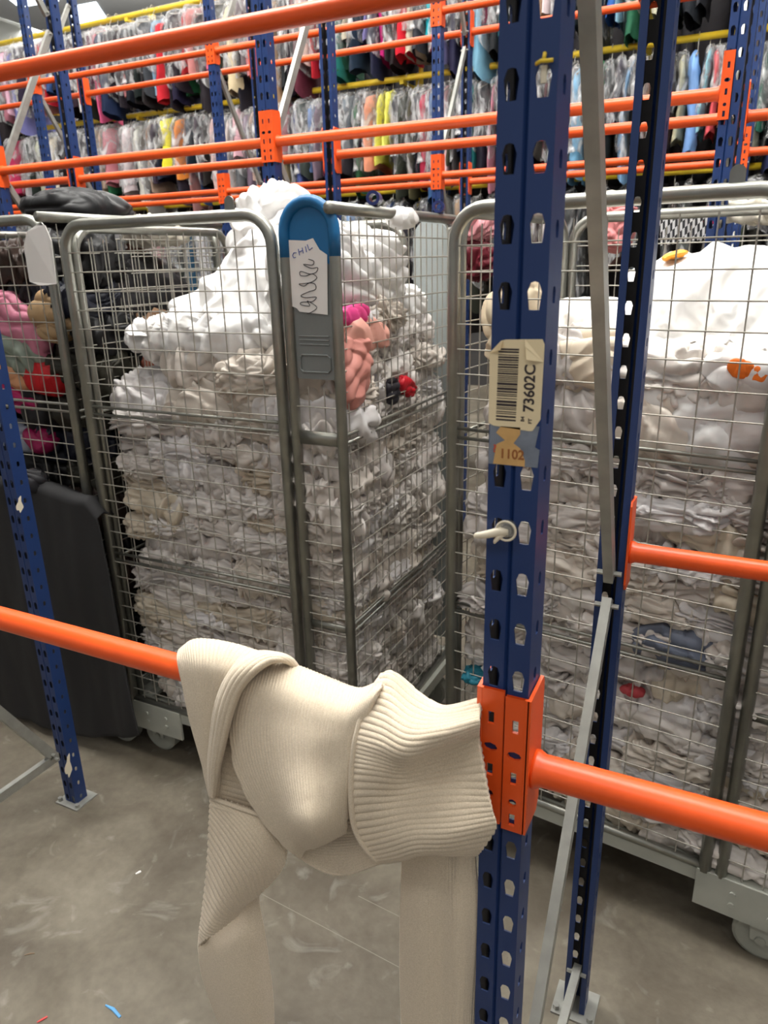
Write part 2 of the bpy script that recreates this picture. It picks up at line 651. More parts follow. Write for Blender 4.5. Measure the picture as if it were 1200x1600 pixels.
def end_plate_bm(side, face, yface):
    """L-shaped beam connector. side +1: on the right flank of an upright at x = 0 (beam goes right). face -1: covers the front half face,
    +1: the rear half face (upright turned round)."""
    b = MB()
    zlo, zhi, t = -.064, .092, .0035
    cx = side * .0122
    seg = [(zlo, -.036, ('s', -.050)), (-.036, -.022, ('r', -.029, .009, .009)), (-.022, .012, ('s', .0)),
           (.012, .036, ('r', .0265, .015, .010)), (.036, .080, ('s', .060)), (.080, zhi, None)]
    cells = []
    for z0, z1, h in seg:
        if h is None:
            cells.append((z0, z1, None))
        elif h[0] == 's':
            cells.append((z0, z1, plate_slot(0, h[1], .0062, .014)))
        else:
            cells.append((z0, z1, plate_slot(0, h[1], h[2], h[3], True)))
    yf = yface + face * .0005
    if face < 0:
        b.strip(-.0105, .0125, cells, t, (cx, yf - t, 0), (1, 0, 0), (0, 0, 1), (0, -1, 0))
    else:
        b.strip(-.0125, .0105, cells, t, (cx, yf + t, 0), (-1, 0, 0), (0, 0, 1), (0, 1, 0))
    xs = side * (UW + .0008)
    x0, x1 = sorted((xs, xs + side * t))
    ya, yb = sorted((yf + face * t, yf - face * .046))
    # flank with a clipped lower corner
    poly = [(ya, zlo + .0), (yb - .008, zlo), (yb, zlo + .012), (yb, zhi - .004), (yb - .004, zhi + .003), (ya, zhi)]
    if face > 0:
        poly = [(ya + yb - y, z) for y, z in poly][::-1]
    b.prism(poly, (x1 - x0, 0, 0), (x0, 0, 0), (0, 1, 0), (0, 0, 1))
    # bend between the face half and the flank
    b.tube([(side * (UW - .0002), yf + face * t * .5, zlo), (side * (UW - .0002), yf + face * t * .5, zhi)], .0022, 8)
    return b


PLATES = {}


def beam(label, xa, xb, yface, z, face=-1, left=True, right=True, r=.0165, group=None):
    """Round tube between the uprights centred at xa and xb; yface is the y of the uprights' closed face."""
    t = thing('rack_beam', label, 'beam', ((xa + xb) / 2, yface - face * .021, z), 0, group)
    hx = (xb - xa) / 2
    b = MB()
    x0, x1 = -hx + UW + .004, hx - UW - .004
    b.tube([(x0, 0, 0), (x0 + .004, 0, 0), (x0 + .010, 0, 0), (x1 - .010, 0, 0), (x1 - .004, 0, 0), (x1, 0, 0)], r, 28,
           rs=[r + .003, r + .003, r, r, r + .003, r + .003])
    b.build('tube', M['orange'], t, smooth=True)
    for on, x, side in ((left, -hx, 1), (right, hx, -1)):
        if not on:
            continue
        key = (side, face)
        if key not in PLATES:
            PLATES[key] = end_plate_bm(side, face, face * .021).mesh('end_plate', M['orange'])
        o = bpy.data.objects.new('end_plate', PLATES[key])
        C.objects.link(o)
        o.parent = t
        o.location = (x, 0, 0)
    return t


# ------------------------------------------------------------------ the near rack
XM, XL = -.1735, -1.70
YF, YR = .595, 1.20
zz = lambda q, X=XM: (lambda p: (p.y - YF, p.z))(at_x(q[0], q[1], X))
n1 = [((.05, 2.35), (.60, 1.80 + .75)), ((.07, 1.98), (.612, 1.035)), ((.615, .985), (.06, .13)), ((.625, .125), (.06, .125))]
n1 = [((.62, 2.75), (.07, 2.00)), ((.085, 1.955), (.600, 1.030)), ((.600, .990), (.07, .20)), ((.615, .118), (.06, .138))]
near = rack_frame('blue slotted rack frame nearest the viewer with a cream barcode label', XM, YF, YR, UPRIGHT_MAIN, n1)
n2 = [((.05, 1.15), (.585, .195)), ((.60, .185), (.05, .185)), ((.05, 1.25), (.6, 1.8)), ((.6, 1.84), (.05, 2.4))]
leftf = rack_frame('blue slotted rack frame at the left edge beside the black cover', XL, YF, YR + .01, UPRIGHT_MAIN, n2, rear_turned=False)
beam('orange tube beam with the cream sweater over it', XL, XM, YF, 1.066)
beam('thick orange tube beam running off to the right from the near blue frame', XM, XM + 1.53, YF, 1.062)
beam('orange tube beam on the rear upright of the near frame, before the right cage', XM, XM + 1.53, YR + UD, 1.071, face=1)
beam('large orange tube beam crossing high in front of the hanging clothes', XL, XM, YR + UD, 1.938, face=1)

for spots in (((31, 788, 6, 14),), ((107, 1196, 6, 20),)):   # bare spots where the paint has come off the left frame
    b = MB()
    for px, py, w, h in spots:
        ring = [at_x(px + w * math.cos(t) * (.75 + .35 * math.sin(3 * t)), py + h * math.sin(t) * (.85 + .15 * math.cos(5 * t)), XL + UW + .0008) - Vector((XL, YF, 0)) for t in np.linspace(0, 2 * PI, 24, endpoint=False)]
        k = len(ring)
        b.add(ring + [p - Vector((.0006, 0, 0)) for p in ring], [tuple(range(k)), tuple(reversed(range(k, 2 * k)))] + [(q, (q + 1) % k, k + (q + 1) % k, k + q) for q in range(k)])
    b.build('paint_chip', M['tagwhite'], leftf)

# the barcode label and what is left of an older one
b = MB()
x0, x1 = -.0225, .0222
zt, zb = 1.487, 1.413
th = .0006
outline = [(x0 - .0005, zb + .003), (x0 + .004, zb + .001), (.013, zb - .0015), (.0155, zb - .001), (x1 - .0005, zb + .009), (x1, zt - .004), (x1 - .002, zt), (-.010, zt - .001), (-.014, zt - .002), (x0 - .001, zt - .012)]
b.prism(outline, (0, -th, 0), (0, -.0001, 0), (1, 0, 0), (0, 0, 1))
lab = b.build('barcode_label', M['label'], near)
lab['label'] = 'cream barcode label reading 73602C'
b = MB()     # lifted corners of the label
b.add([(.006, -.0008, zt), (x1, -.0008, zt - .018), (.009, -.005, zt - .016), (.007, -.003, zt - .006)], [(0, 3, 2, 1), (0, 2, 3), (0, 1, 3)])
b.add([(x0 - .001, -.0008, zt - .012), (-.012, -.0008, zt - .0015), (-.013, -.004, zt - .009)], [(0, 2, 1), (0, 1, 2)])
b.build('curled_corner', M['label'], lab)
b = MB()
rs_ = random.Random(5)
z = zb + .006
while z < zt - .008:
    w = rs_.choice([.0007, .0008, .0014, .0020])
    b.box((-.0165 + .0008 * (z - zb) / .07, -th - .0003, z), (.0008 + .0008 * (z - zb) / .07, -th - .00005, z + w))
    z += w + rs_.choice([.0007, .0009, .0014])
b.build('barcode', M['ink'], lab)


def flat(o, ux, uy):
    ux, uy = Vector(ux), Vector(uy)
    n = ux.cross(uy)
    return Matrix(((ux.x, uy.x, n.x, o[0]), (ux.y, uy.y, n.y, o[1]), (ux.z, uy.z, n.z, o[2]), (0, 0, 0, 1)))


text_obj('label_number', '73602C', .0125, flat((.0155, -th - .0002, zb + .0145), (0, 0, 1), (-1, 0, 0)), M['ink'], lab, sx=.98)
text_obj('label_small_text', 'B4', .0042, flat((.0080, -th - .0002, zb + .0062), (0, 0, 1), (-1, 0, 0)), M['ink'], lab)
text_obj('label_small_text', 'FT', .0042, flat((.0145, -th - .0002, zb + .0048), (0, 0, 1), (-1, 0, 0)), M['ink'], lab)
b = MB()
b.prism([(x0, 1.380), (x1 - .001, 1.3805), (x1, 1.396), (x1 - .004, 1.398), (x1 - .001, 1.416), (x0 + .001, 1.416)], (0, -.0003, 0), (0, -.0001, 0), (1, 0, 0), (0, 0, 1))
old = b.build('torn_label', M['residue'], near)
old['label'] = 'torn older label with 1102 left on it'
b = MB()
b.prism([(-.018, 1.3805), (.010, 1.3805), (.010, 1.386), (.0055, 1.396), (-.0005, 1.4), (.005, 1.408), (.005, 1.414), (-.012, 1.414), (-.016, 1.408), (-.008, 1.402), (-.0155, 1.398)], (0, -.0003, 0), (0, -.0004, 0), (1, 0, 0), (0, 0, 1))
b.build('label_scrap', M['oldlabel'], old)
text_obj('label_number', '1102', .0115, flat((-.0125, -.0009, 1.3865), (1, 0, 0), (0, 0, 1)), M['brownink'], old, sx=.95)
text_obj('label_mark', '?', .0095, flat((-.0185, -.0009, 1.391), (1, 0, 0), (0, 0, 1)), M['redink'], old)
# bolt with an ivory plastic tag
b = MB()
b.tube([(-.0025, 0, 1.3225), (-.0025, -.003, 1.3225)], .0085, 20)
b.tube([(-.0025, -.003, 1.3225), (-.0025, -.0075, 1.3225)], .0055, 12)
b.build('bolt', M['bolt'], near, smooth=False)
tg = thing('plastic_tag', 'small ivory plastic tag hanging from a bolt in the near blue upright', 'tag', (XM - .0025, YF - .004, 1.3225))
b = MB()
b.tube([(.0015, -.001, -.001), (-.006, -.003, -.0015), (-.016, -.006, -.0045), (-.026, -.0075, -.0068), (-.028, -.0075, -.007)], .003, 10, rs=[.0040, .0042, .0036, .0026, .0012])
b.tube([(0, -.001, -.002), (-.006, -.004, -.006), (-.009, -.005, -.0105), (-.0098, -.005, -.0125)], .002, 8, rs=[.003, .0026, .0018, .0008])
b.build('strap', M['tagwhite'], tg, smooth=True)
b = MB()
b.tube(arc((0, -.0035, 0), .0088, 0, 2 * PI, 24, (1, 0, 0), (0, 0, 1))[:-1], .0011, 8, closed=True)
b.build('loop', M['tagwhite'], tg, smooth=True)
# yellow and white clip pushed through an upper slot
cl = thing('plastic_clip', 'yellow and white plastic clip stuck in a slot high on the near blue upright', 'clip', (XM + .0125, YF, 1.676))
b = MB()
b.tube([(-.009, -.003, .006), (-.003, -.006, .0075), (.004, -.006, .007), (.010, -.003, .0075)], .0018, 8)
b.tube([(0, -.005, .007), (.0005, -.003, .014)], .0022, 8)
b.build('yellow_bar', M['yellow'], cl, smooth=True)
b = MB()
b.box((-.0035, -.002, -.0095), (.0030, .001, .0045))
b.build('white_tongue', M['tagwhite'], cl)
cl.scale = (.65, .65, .8)

# ------------------------------------------------------------------ background racks
YA0, YA1, YB0, YB1 = 2.29, 2.70, 3.64, 4.03
L1, L2, L3 = 1.935, 2.625, 3.3


def zig(d, zs, flip=0):
    out = []
    for i in range(len(zs) - 1):
        y0, y1 = (.05, d) if (i + flip) % 2 == 0 else (d, .05)
        out.append(((y0, zs[i] + .03), (y1, zs[i + 1] - .03)))
    return out


XA = [-4.32, -2.925, -1.555, -.135]
rowA = ['blue rack frame behind the cages at the far left end of its row', 'blue rack frame standing behind the left dark cage',
        'blue rack frame standing behind the middle cage of white laundry', 'wide blue rack frame standing behind the right cage']
for x, lb in zip(XA, rowA):
    rack_frame(lb, x, YA0, YA1, UPRIGHT_TALL, zig(.40, [.15, .75, 1.32, 1.92, 2.55, 3.15, 3.55], 1), 'rack frames in the row behind the cages')
XB = [-5.55, -4.17, -2.80, -1.50, -.15]
rowB = ['leftmost blue rack frame of the row before the hanging clothes',
        'blue rack frame before the hanging clothes, second from the left of its row',
        'blue rack frame before the hanging clothes, third from the left of its row',
        'blue rack frame before the hanging clothes, seen beside the near blue upright',
        'blue rack frame before the hanging clothes, rightmost of its row']
for x, lb in zip(XB, rowB):
    rack_frame(lb, x, YB0, YB1, UPRIGHT_TALL, zig(.38, [.15, .75, 1.32, 1.97, 2.58, 3.15, 3.55], 1 if x == XB[3] else 0), 'rack frames in front of the hanging clothes')
names = ['left', 'second', 'third', 'fourth']
lev = {L1: 'lower', L2: 'upper'}
for zl in (L1, L2):
    for i in range(3):
        if zl == L2 and i == 2:
            continue
        beam(f'{lev[zl]} front orange beam behind the cages, bay {["left of the dark cage", "over the middle cage", "over the right cage"][i]}',
             XA[i], XA[i + 1], YA0, zl, group='front beams of the rack row behind the cages')
        if zl == L1:
            beam(f'rear orange beam behind the cages, bay {["left of the dark cage", "over the middle cage", "over the right cage"][i]}',
                 XA[i], XA[i + 1], YA1 + UD, zl, face=1, group='rear beams of the rack row behind the cages')
beam('rear orange beam behind the cages running out of the picture at the right', XA[3], XA[3] + 1.4, YA1 + UD, L1, face=1)
for zl in (L1, L2):
    for i in range(4):
        w = ['leftmost', 'second', 'third', 'rightmost'][i]
        beam(f'{lev[zl]} front orange beam before the hanging clothes, {w} bay of the row', XB[i], XB[i + 1], YB0, zl, group='front beams of the rack row before the clothes')
        beam(f'{lev[zl]} rear orange beam before the hanging clothes, {w} bay of the row', XB[i], XB[i + 1], YB1 + UD, zl, face=1, group='rear beams of the rack row before the clothes')
beam('front orange beam before the hanging clothes at the right edge of the picture', XB[4], XB[4] + 1.4, YB0, L1)

# ------------------------------------------------------------------ hanging garments
YG = 5.0
RAILS = [('lowest', 2.0), ('middle', 2.675), ('top', 3.345)]
rk = thing('garment_rack', 'long rack of yellow rails full of garments in plastic covers', 'clothes rack', (-3.0, YG, 0))
for nm, z in RAILS:
    b = MB()
    b.tube([(-4.4, 0, z), (4.2, 0, z)], .019, 12)
    b.build('rail', M['yellow'], rk, smooth=True)
for x in (-4.2, -1.60, .70, 2.2, 3.9):
    b = MB()
    b.box((x - .02, .26, 0), (x + .02, .30, 3.42))
    for nm, z in RAILS:
        b.box((x - .008, 0, z - .035), (x + .008, .28, z - .015))
        b.box((x - .014, -.016, z - .035), (x + .014, .016, z))
    b.build('post', M['yellow'], rk)


def garment_meshes(seed, length, wid, thick):
    """Garment hanging in the YZ plane from z = 0 (rail centre) downwards, seen edge-on; plus a loose clear cover over its top."""
    rg = np.random.RandomState(seed)
    nz, nu = 22, 28
    zs = np.concatenate([[0, .02, .045, .075], np.linspace(.11, 1, nz - 4)])

    def shell(L, w, t, rag, amp, z0):
        P = np.zeros((nz, nu, 3))
        for i, s in enumerate(zs):
            wf = np.interp(s, [0, .03, .09, .2, .6, 1], [.10, .22, .78, .92, .95, 1.0])
            tf = np.interp(s, [0, .05, .12, .5, 1], [.35, .7, 1, 1.05, 1.15])
            a = np.linspace(0, 2 * PI, nu, endpoint=False)
            fold = 1 + amp * np.sin(3 * a + rg.rand() * .6 + s * 2) + amp * .7 * np.sin(5 * a + s * 5 + seed)
            P[i, :, 0] = t / 2 * tf * np.sign(np.sin(a)) * np.abs(np.sin(a)) ** .7 * fold + .012 * math.sin(4 * s + seed)
            P[i, :, 1] = w / 2 * wf * np.cos(a) * (1 + amp * .3 * np.sin(4 * a + seed))
            P[i, :, 2] = z0 - L * s - (rag * np.sin(2 * a + seed) if s > .98 else 0) * 1
        nn = np.stack([pnoise(P * 16 + seed * 3.1), pnoise(P * 16 + 31 + seed), pnoise(P * 16 + 57)], -1)
        return P + nn * .018 * (t / .05)
    g = grid_mesh('garment', shell(length, wid, thick, .02, .18, -.075), M['garment'], wrap=True)
    p = grid_mesh('plastic_cover', shell(length * rg.uniform(.66, .98), wid * 1.10, thick * 1.5, .05, .26, -.052), M['plastic'], wrap=True)
    b = MB()
    b.tube([(0, .0, -.085), (0, 0, -.045), (0, .005, -.028)] + arc((0, 0, 0), .0215, -PI / 2 + .5, -PI / 2 + .5 + 4.2, 8, (0, 1, 0), (0, 0, 1)), .0022, 5)
    b.tube([(0, -wid * .4, -.125), (0, 0, -.08), (0, wid * .4, -.125)], .005, 5)
    h = b.mesh('hanger', M['wire'])
    return g, p, h


KINDS = [('shirt', .50, .38, .034), ('blouse', .46, .36, .038), ('jacket', .52, .40, .05), ('dress', .60, .34, .034), ('trousers', .58, .30, .030), ('sweater', .47, .38, .045), ('coat', .60, .40, .055)]
GM = {}
for k, (nm, L, w, t) in enumerate(KINDS):
    GM[nm] = [garment_meshes(11 * k + j + 1, L * (1 + .05 * j), w, t) for j in range(2)]
PALETTE = [('white', (214, 212, 208), 7), ('cream', (200, 188, 166), 5), ('grey', (112, 112, 114), 9), ('dark grey', (52, 52, 56), 12), ('black', (18, 18, 20), 17), ('navy', (26, 31, 58), 9),
           ('pale blue', (120, 158, 198), 4), ('denim blue', (58, 84, 130), 5), ('beige', (168, 146, 118), 5), ('brown', (78, 54, 42), 5), ('dusty pink', (190, 130, 130), 4),
           ('red', (180, 26, 44), 2), ('burgundy', (82, 22, 38), 6), ('pale pink', (218, 182, 186), 3), ('olive', (80, 82, 54), 3), ('teal', (30, 110, 116), 1), ('green', (36, 100, 68), 2), ('lilac', (120, 110, 160), 2)]
SPECIAL = {  # (rail, pixel column) -> colour seen there in the photograph
    ('top', 262): ('bright red', (214, 36, 62)), ('top', 165): ('hot pink', (240, 110, 150)), ('top', 172): ('scarlet', (220, 30, 60)), ('top', 682): ('turquoise', (20, 165, 176)),
    ('top', 525): ('mustard', (206, 150, 60)), ('top', 352): ('pink striped', (214, 90, 130)), ('top', 82): ('crimson', (190, 20, 50)), ('top', 60): ('ochre', (220, 180, 60)),
    ('middle', 278): ('bright yellow', (240, 226, 50)), ('middle', 602): ('lemon yellow', (232, 224, 90)), ('middle', 616): ('sunny yellow', (236, 226, 110)), ('middle', 35): ('raspberry', (220, 60, 100)),
    ('middle', 295): ('orange', (226, 140, 60)), ('middle', 40): ('rose', (226, 80, 110)), ('middle', 672): ('cherry', (170, 40, 60)), ('middle', 1085): ('sky blue', (110, 160, 215)),
    ('middle', 1115): ('coral', (226, 96, 92)), ('middle', 1070): ('aqua', (140, 200, 214)), ('middle', 940): ('emerald', (30, 140, 90)), ('top', 962): ('cobalt', (30, 90, 170)),
    ('middle', 590): ('salmon', (226, 150, 130)), ('middle', 160): ('peach', (230, 160, 140)), ('top', 605): ('magenta', (190, 30, 120)), ('top', 645): ('lipstick red', (206, 20, 50))}


def ordinal(n):
    ones = ['', 'first', 'second', 'third', 'fourth', 'fifth', 'sixth', 'seventh', 'eighth', 'ninth', 'tenth', 'eleventh', 'twelfth', 'thirteenth', 'fourteenth', 'fifteenth', 'sixteenth', 'seventeenth', 'eighteenth', 'nineteenth']
    if n < 20:
        return ones[n]
    t = {2: 'twent', 3: 'thirt', 4: 'fort', 5: 'fift'}[n // 10]
    return t + 'ieth' if n % 10 == 0 else t + 'y-' + ones[n % 10]


rg = random.Random(21)
bag = [c for c in PALETTE for _ in range(c[2])]
for rail, z in RAILS:
    xs, x = [], (-6.35 if rail == 'top' else -6.1)
    while x < .55:
        xs.append(x)
        x += rg.uniform(.044, .068) if rail != 'lowest' else rg.uniform(.075, .12)
    if rail == 'top':
        xs = [x for x in xs if x < -.0]
    cols = {}
    for (r_, px), cc in SPECIAL.items():
        if r_ == rail:
            X = at_y(px, {'top': 60, 'middle': 200}[rail], YG).x
            i = min(range(len(xs)), key=lambda i: abs(xs[i] - X))
            while i in cols:
                i += 1
            cols[i] = cc
    counts = {}
    prev = None
    for i, x in enumerate(xs):
        nm, L, w, t = rg.choice(KINDS)
        if i in cols:
            cn, cc = cols[i]
        else:
            while True:
                cn, cc, _ = rg.choice(bag)
                if cn != prev:
                    break
            if rail == 'top' and rg.random() < .25:
                cn, cc = 'black', (26, 26, 28)
        prev = cn
        counts[(cn, nm)] = counts.get((cn, nm), 0) + 1
        k = counts[(cn, nm)]
        g, p, h = rg.choice(GM[nm])
        o = bpy.data.objects.new(nm, g)
        C.objects.link(o)
        o.location = (x, YG + rg.uniform(-.04, .04), z)
        o.rotation_euler = (0, 0, rg.uniform(-.10, .10))
        sc = 1.0 if rail != 'lowest' else 1.1
        o.scale = (rg.uniform(.9, 1.15), rg.uniform(.9, 1.05), sc * rg.uniform(.74, 1.13))
        o.color = s2l(tuple(max(0, min(255, v + rg.uniform(-10, 10))) for v in cc)) + (1,)
        lb = f'{cn} {nm} on the {rail} yellow rail' if i in cols else f'{cn} {nm} in plastic on the {rail} yellow rail, {ordinal(k)} such from its left end'
        tag(o, lb, {'trousers': 'trousers'}.get(nm, nm), f'garments hanging on the {rail} yellow rail')
        if i not in cols or rg.random() < .7:
            c = bpy.data.objects.new('plastic_cover', p)
            C.objects.link(c)
            c.parent = o
        c = bpy.data.objects.new('hanger', h)
        C.objects.link(c)
        c.parent = o
# deeper rows of clothes, too dense to count
for nm, z, hh in (('lowest', 2.0, 1.0), ('middle', 2.62, .62), ('top', 3.2, .55)):
    nu, nv = 420, 14
    u = np.linspace(-7.2, 1.6, nu)
    v = np.linspace(0, 1, nv)
    P = np.zeros((nv, nu, 3))
    P[..., 0] = u[None]
    P[..., 2] = z - hh * v[:, None]
    q = np.stack([P[..., 0] * 9, P[..., 2] * .8, P[..., 0] * 0 + z], -1)
    P[..., 1] = 5.75 + .22 * pnoise(q) + .12 * np.abs(np.sin(P[..., 0] * 26 + 2 * pnoise(q * .5)))
    P[..., 2] -= .10 * np.abs(pnoise(np.stack([P[..., 0] * 5, P[..., 0] * 0, P[..., 0] * 0 + z], -1))) * v[:, None]
    me = grid_mesh('hanging_clothing', P, M['garment'])
    o = bpy.data.objects.new('hanging_clothing', me)
    C.objects.link(o)
    o.color = s2l((44, 42, 46)) + (1,)
    sm = o.modifiers.new('thickness', 'SOLIDIFY')
    sm.thickness = .05
    tag(o, f'dark mass of further clothes hanging behind the {nm} yellow rail', 'clothes', kind='stuff')

# ------------------------------------------------------------------ roll cages
RT_ = .0145


def frame_path(x0, x1, z0, z1, r, y=0, n=6):
    return [Vector((x0, y, z0))] + arc((x0 + r, y, z1 - r), r, PI, PI / 2, n) + arc((x1 - r, y, z1 - r), r, PI / 2, 0, n) + [Vector((x1, y, z0))]


def wires(b, x0, x1, z0, z1, dx, dz, r=.0017, y=0, top_r=.06):
    nx = max(1, round((x1 - x0) / dx))
    for i in range(1, nx):
        x = x0 + (x1 - x0) * i / nx
        b.tube([(x, y + r, z0), (x, y + r, z1 - .012)], r, 5, cap=False)
    nz = max(1, round((z1 - z0) / dz))
    for i in range(1, nz):
        z = z0 + (z1 - z0) * i / nz
        b.tube([(x0 - .004, y - r, z), (x1 + .004, y - r, z)], r, 5, cap=False)


def flipm(mb, f):
    mb.v = [tuple(f(Vector(p))) for p in mb.v]
    return mb


def cage(label, loc, rz, W_=.83, D=.72, H=1.665, gate_w=.665, narrow=True, blue_top=False, grey_back=False, dz=.05, dx=.052, hook=True, right_arch=False):
    root = thing('roll_cage', label, 'roll cage', loc, rz, 'wheeled wire cages of laundry')
    zb = .20
    # base frame with deck slats
    b = MB()
    for y in (0, D - .03):
        b.box((-.02, y - .005, .165), (W_ + .03, y + .03, .205))
    for x in (-.02, W_ - .01):
        b.box((x, .03, .165), (x + .035, D - .03, .205))
    for k in range(9):
        x = .03 + k * (W_ - .06) / 8
        b.box((x - .012, .02, .190), (x + .012, D - .02, .200))
    for x in (0.0, W_ - .16):
        for y in (-.012, D + .002):
            b.box((x - .02, y, .105), (x + .20, y + .008, .205))
            for q in (.06, .14):
                b.tube([(x + q, y - .004, .17), (x + q, y + .012, .17)], .007, 8)
                b.tube([(x + q, y - .004, .14), (x + q, y + .012, .14)], .007, 8)
    b.build('base_frame', M['base'], root)
    for cx, cy in ((.06, .05), (W_ - .03, .03), (.06, D - .06), (W_ - .05, D - .06)):
        b = MB()
        b.box((cx - .045, cy - .04, .150), (cx + .045, cy + .04, .165))
        b.tube([(cx, cy, .150), (cx, cy, .128)], .03, 14)
        for s in (-1, 1):
            b.prism([(-.022, .0), (.022, 0), (.030, .075), (-.030, .075)], (0, .005, 0), (cx, cy + s * .026 - .0025, .055), (1, 0, 0), (0, 0, 1))
        cs = b.build('caster', M['base'], root)
        b = MB()
        b.tube([(cx, cy - .021, .062), (cx, cy - .017, .062), (cx, cy + .017, .062), (cx, cy + .021, .062)], .062, 26, rs=[.054, .062, .062, .054])
        b.tube([(cx, cy - .034, .062), (cx, cy + .034, .062)], .011, 10)
        b.build('wheel', M['wheel'], cs, smooth=False)
    # wide front gate
    gw = gate_w if narrow else W_
    b = MB()
    b.tube(frame_path(0, gw, zb, H - .01, .07), RT_, 12)
    for z in (.70, 1.15):
        for k in (0, .022):
            b.tube([(0, 0, z + k), (gw, 0, z + k)], .0045, 8)
    b.tube([(0, 0, zb + .01), (gw, 0, zb + .01)], .011, 10)
    g = b.build('front_gate', M['zinc'], root, smooth=True)
    b = MB()
    wires(b, 0, gw, zb, H - .03, dx, dz, y=-.004)
    b.build('wire_mesh', M['wire'], g, smooth=True)
    if hook:
        b = MB()
        hx = gw - .11
        b.prism([(-.013, 0), (.013, 0), (.013, .022)] + [(.013 * math.cos(a), .022 + .013 * math.sin(a)) for a in np.linspace(.3, PI - .3, 7)] + [(-.013, .022)], (0, .005, 0), (hx, -.004, H - .002), (1, 0, 0), (0, 0, 1))
        b.build('latch_tab', M['zinc'], g)
    if narrow:
        n0, n1 = gw + .035, W_
        b = MB()
        rr = (n1 - n0) / 2
        b.tube([(n0, 0, zb)] + arc((n0 + rr, 0, H + .012 - rr), rr, PI, 0, 14) + [(n1, 0, zb)], .013, 12)
        b.box((n0, -.004, 1.125), (n1, .004, 1.158))
        b.box((n0, -.003, .62), (n1, .003, .64))
        np_ = b.build('narrow_gate', M['zinc'], root, smooth=True)
        b = MB()
        wires(b, n0, n1, zb, 1.125, .045, dz, y=-.004)
        wires(b, n0, n1, 1.158, 1.28, .045, .05, y=-.004)
        b.build('wire_mesh', M['wire'], np_, smooth=True)
        # sheet insert with pressed ribs
        b = MB()
        zc = H + .012 - rr
        prof = [(n0, 1.285), (n1, 1.285), (n1, zc)] + [(n0 + rr + rr * math.cos(a), zc + rr * math.sin(a)) for a in np.linspace(.15, PI - .15, 12)] + [(n0, zc)]
        b.prism(prof, (0, .003, 0), (0, .001, 0), (1, 0, 0), (0, 0, 1))
        for z in (1.385, 1.376, 1.366):
            b.tube([(n0 + .025, -.0005, z), (n1 - .025, -.0005, z)], .0016, 6)
        b.tube([(n0 + .03, -.001, 1.302), (n1 - .03, -.001, 1.302), (n1 - .024, -.001, 1.308), (n1 - .024, -.001, 1.336), (n1 - .03, -.001, 1.342), (n0 + .03, -.001, 1.342), (n0 + .024, -.001, 1.336), (n0 + .024, -.001, 1.308)], .0022, 6, closed=True)
        ins = b.build('sheet_insert', M['panel_grey'], np_)
        if blue_top:
            b = MB()
            ztop = [(n0 + rr + (rr + .001) * math.cos(a), zc + (rr + .001) * math.sin(a)) for a in np.linspace(.02, PI - .02, 14)]
            b.prism([(n0 + .002, 1.565), (n0 + .05, 1.556), (n1 - .03, 1.552), (n1 - .002, 1.535)] + ztop, (0, .0012, 0), (0, -.0005, 0), (1, 0, 0), (0, 0, 1))
            bp = b.build('blue_paint', M['panel_blue'], ins)
            b = MB()
            b.tube([(n0, 0, 1.56)] + arc((n0 + rr, 0, zc), rr, PI, 0, 14) + [(n1, 0, 1.56)], .0134, 12)
            b.build('blue_paint', M['panel_blue'], np_, smooth=True)
    # right side: straight top pipe, two rails, rear post, wire
    b = MB()
    xr = W_
    b.tube([(xr, -.02, H - .006), (xr, D + .03, H - .006)], .0135, 14)
    for z in (.62, .64, 1.13, 1.15):
        b.tube([(xr, 0, z), (xr, D, z)], .0045, 8)
    b.tube([(xr, D, zb)] + [(xr, D, H - .09)] + [(xr, D - .02, H - .03)], .0135, 10)
    b.tube([(xr, 0, zb + .01), (xr, D, zb + .01)], .011, 10)
    sd = b.build('side_panel', M['zinc'], root, smooth=True)
    b = MB()
    wires(b, 0, D, zb, H - .01, .041, dz)
    flipm(b, lambda p: Vector((xr - p.y, p.x, p.z)))
    b.build('wire_mesh', M['wire'], sd, smooth=True)
    # left side: arched tube frame and wire
    b = MB()
    b.tube(frame_path(.03, D - .02, zb, H - .015, .07), RT_ * .9, 12)
    for z in (.70, 1.15):
        b.tube([(.03, 0, z), (D - .02, 0, z)], .0045, 8)
    flipm(b, lambda p: Vector((-p.y, p.x, p.z)))
    sl = b.build('side_panel', M['zinc'], root, smooth=True)
    b = MB()
    wires(b, .03, D - .02, zb, H - .03, .05, dz)
    flipm(b, lambda p: Vector((p.y * 1.0, p.x, p.z)))
    b.build('wire_mesh', M['wire'], sl, smooth=True)
    # back
    b = MB()
    b.tube(frame_path(0.02, gw if narrow else W_, zb, H - .01, .07, D), RT_, 12)
    for z in (.70, 1.15):
        b.tube([(0, D, z), (gw, D, z)], .0045, 8)
    bk = b.build('back_panel', M['zinc'], root, smooth=True)
    b = MB()
    wires(b, .02, gw, zb, H - .03, dx, dz, y=D)
    b.build('wire_mesh', M['wire'], bk, smooth=True)
    if grey_back:
        b = MB()
        n0, n1 = gw + .035, W_ - .014
        rr = (n1 - n0) / 2
        zc = H - rr
        b.prism([(n0, .25), (n1, .25), (n1, zc)] + [(n0 + rr + rr * math.cos(a), zc + rr * math.sin(a)) for a in np.linspace(.15, PI - .15, 12)] + [(n0, zc)], (0, .006, 0), (0, D - .003, 0), (1, 0, 0), (0, 0, 1))
        b.build('sheet_panel', M['panel_pale'], root)
    return root


